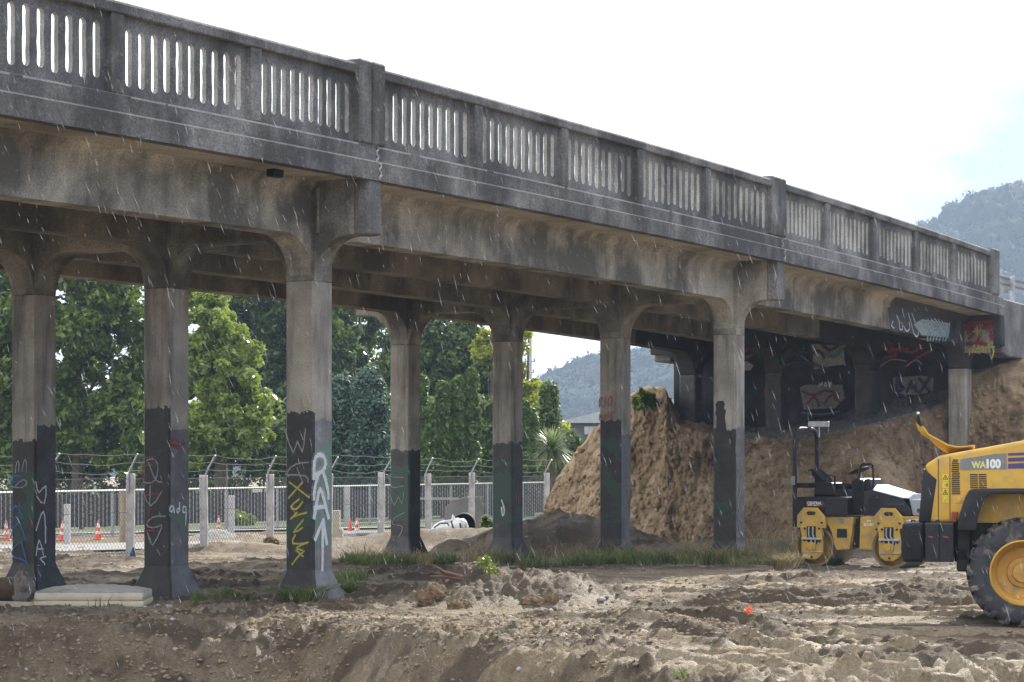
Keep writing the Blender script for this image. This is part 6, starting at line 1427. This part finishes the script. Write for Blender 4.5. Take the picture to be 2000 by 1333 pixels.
blades('dry_grass', patch(r_, [(1300,1100,260,1.0,1300), (1440,1105,160,.8,1100), (1180,1098,200,1.0,700), (760,1106,170,1.0,800), (600,1168,90,.4,350), (1000,1098,200,.8,700)]), .5, .007, M['drygrass'], 'dry yellow grass stalks among the green grass', 'grass', 13, .7)
def tuft(name, px, py, rad, h, n, mat, label, sd, w=.006, lean=.8, group='tufts on the bare soil'):
    q = gp(px, py); r = np.random.default_rng(sd); P = blob(r, 0, 0, rad, rad, n); z = np.zeros(n)
    o = blades(name, P, h, w, mat, None, None, sd, lean, zfn=z); o.location = q; tag(o, label, 'plant', group); return o
tuft('grass_tuft', 1535, 1112, .26, .42, 500, M['drygrass'], 'pale sunlit grass tuft beside the left drum of the roller', 21, .008)
tuft('grass_tuft', 590, 1178, .3, .42, 420, M['grass'], 'long drooping grass tuft at the foot of the white lettered column', 22, .009, 1.1)
tuft('grass_tuft', 682, 1155, .14, .3, 220, M['grass'], 'bright grass tuft just right of the white lettered column', 23, .008)
tuft('grass_tuft', 1318, 1318, .14, .17, 160, M['grass'], 'green grass tuft at the bottom edge below the orange marker', 24, .005)
tuft('grass_tuft', 642, 1285, .07, .2, 46, M['grass'], 'thin green grass sprig on the slope in front of the white lettered column', 25, .004)
tuft('dry_tuft', 580, 1270, .12, .22, 160, M['drygrass'], 'dry straw tuft hanging over the edge of the ditch', 26, .003, 1.6)
tuft('dry_tuft', 1540, 1095, .2, .75, 70, M['drygrass'], 'tall dry seed grass just left of the roller', 27, .008, .8)
tuft('dry_tuft', 1480, 1085, .3, .85, 90, M['drygrass'], 'tall dry grass stalks behind the right middle column', 28, .006, .6)
q = Vector((gx(948, 29.9), 29.9, gz(gx(948, 29.9), 29.9)+.01)); wd_ = empty('weed', q); tag(wd_, 'bright green leafy weed on top of the spoil mound', 'plant', 'tufts on the bare soil')
V, Fq = leaf_cloud([(0, 0, .12, .11), (.06, 0, .06, .1), (-.05, 0, .15, .07), (.1, -.03, .02, .09), (.02, .02, .19, .06)], .022, 90, .8, 91); npmesh('foliage', V, Fq, M['lf_bright'], wd_)
mb = MB(); mb.tube([(0, 0, -.03), (0, 0, .15)], .008, 5); mb.build('stem', M['lf_mid'], wd_)

# ------------------------------------------------------------------ rain-laden air
hm = bpy.data.materials.new('haze'); hm.use_nodes = True; hn = hm.node_tree; hn.nodes.clear()
pv = N(hn, 'ShaderNodeVolumePrincipled', Density=.0004, Anisotropy=.15); pv.inputs['Color'].default_value = (.56, .73, 1, 1)
ho = N(hn, 'ShaderNodeOutputMaterial'); hn.links.new(pv.outputs[0], ho.inputs['Volume'])
mb = MB(); mb.box(-1700, 1700, -260, 2700, -7, 178); o = mb.build('haze', hm); tag(o, kind='stuff')

r = np.random.default_rng(77); n = 2300; yy = 7 + 26*r.random(n)**1.2; xx = (r.random(n)-.5)*.5*yy; zz = CH + (HY - 1333*r.random(n))/F*yy
ln = (.035+.06*r.random(n))*(.5+yy/32); w = .00115*(.6+.8*r.random(n))*(.6+yy/22); dv = np.stack([.34+.1*r.normal(size=n), .1*r.normal(size=n), -np.ones(n)], -1); dv /= np.linalg.norm(dv, axis=1)[:, None]
P = np.stack([xx, yy, zz], -1); ok = P[:, 2] > .5; P, ln, w, dv = P[ok], ln[ok], w[ok], dv[ok]; n = len(P)
T = P + dv*ln[:, None]; Mi = P + dv*ln[:, None]*.6
a3 = [np.array([math.cos(a), math.sin(a), 0]) for a in (0, 2.1, 4.2)]
V = np.stack([P]*3 + [Mi + v*w[:, None] for v in a3] + [T]*3, 1)[:, [0, 3, 4, 5, 6]].reshape(-1, 3)
i = np.arange(n)[:, None]*5; Fq = np.concatenate([i + np.array(q) for q in ((0, 1, 2), (0, 2, 3), (0, 3, 1), (4, 2, 1), (4, 3, 2), (4, 1, 3))], 0)
rm, rn, rp_ = newmat('falling_water'); rp_.inputs['Base Color'].default_value = (.85, .88, .92, 1); rp_.inputs['Roughness'].default_value = .15; rp_.inputs['Alpha'].default_value = .24
o = npmesh('rain', V, Fq, rm); tag(o, 'sparse falling rain in the air before the bridge', 'rain', kind='stuff')
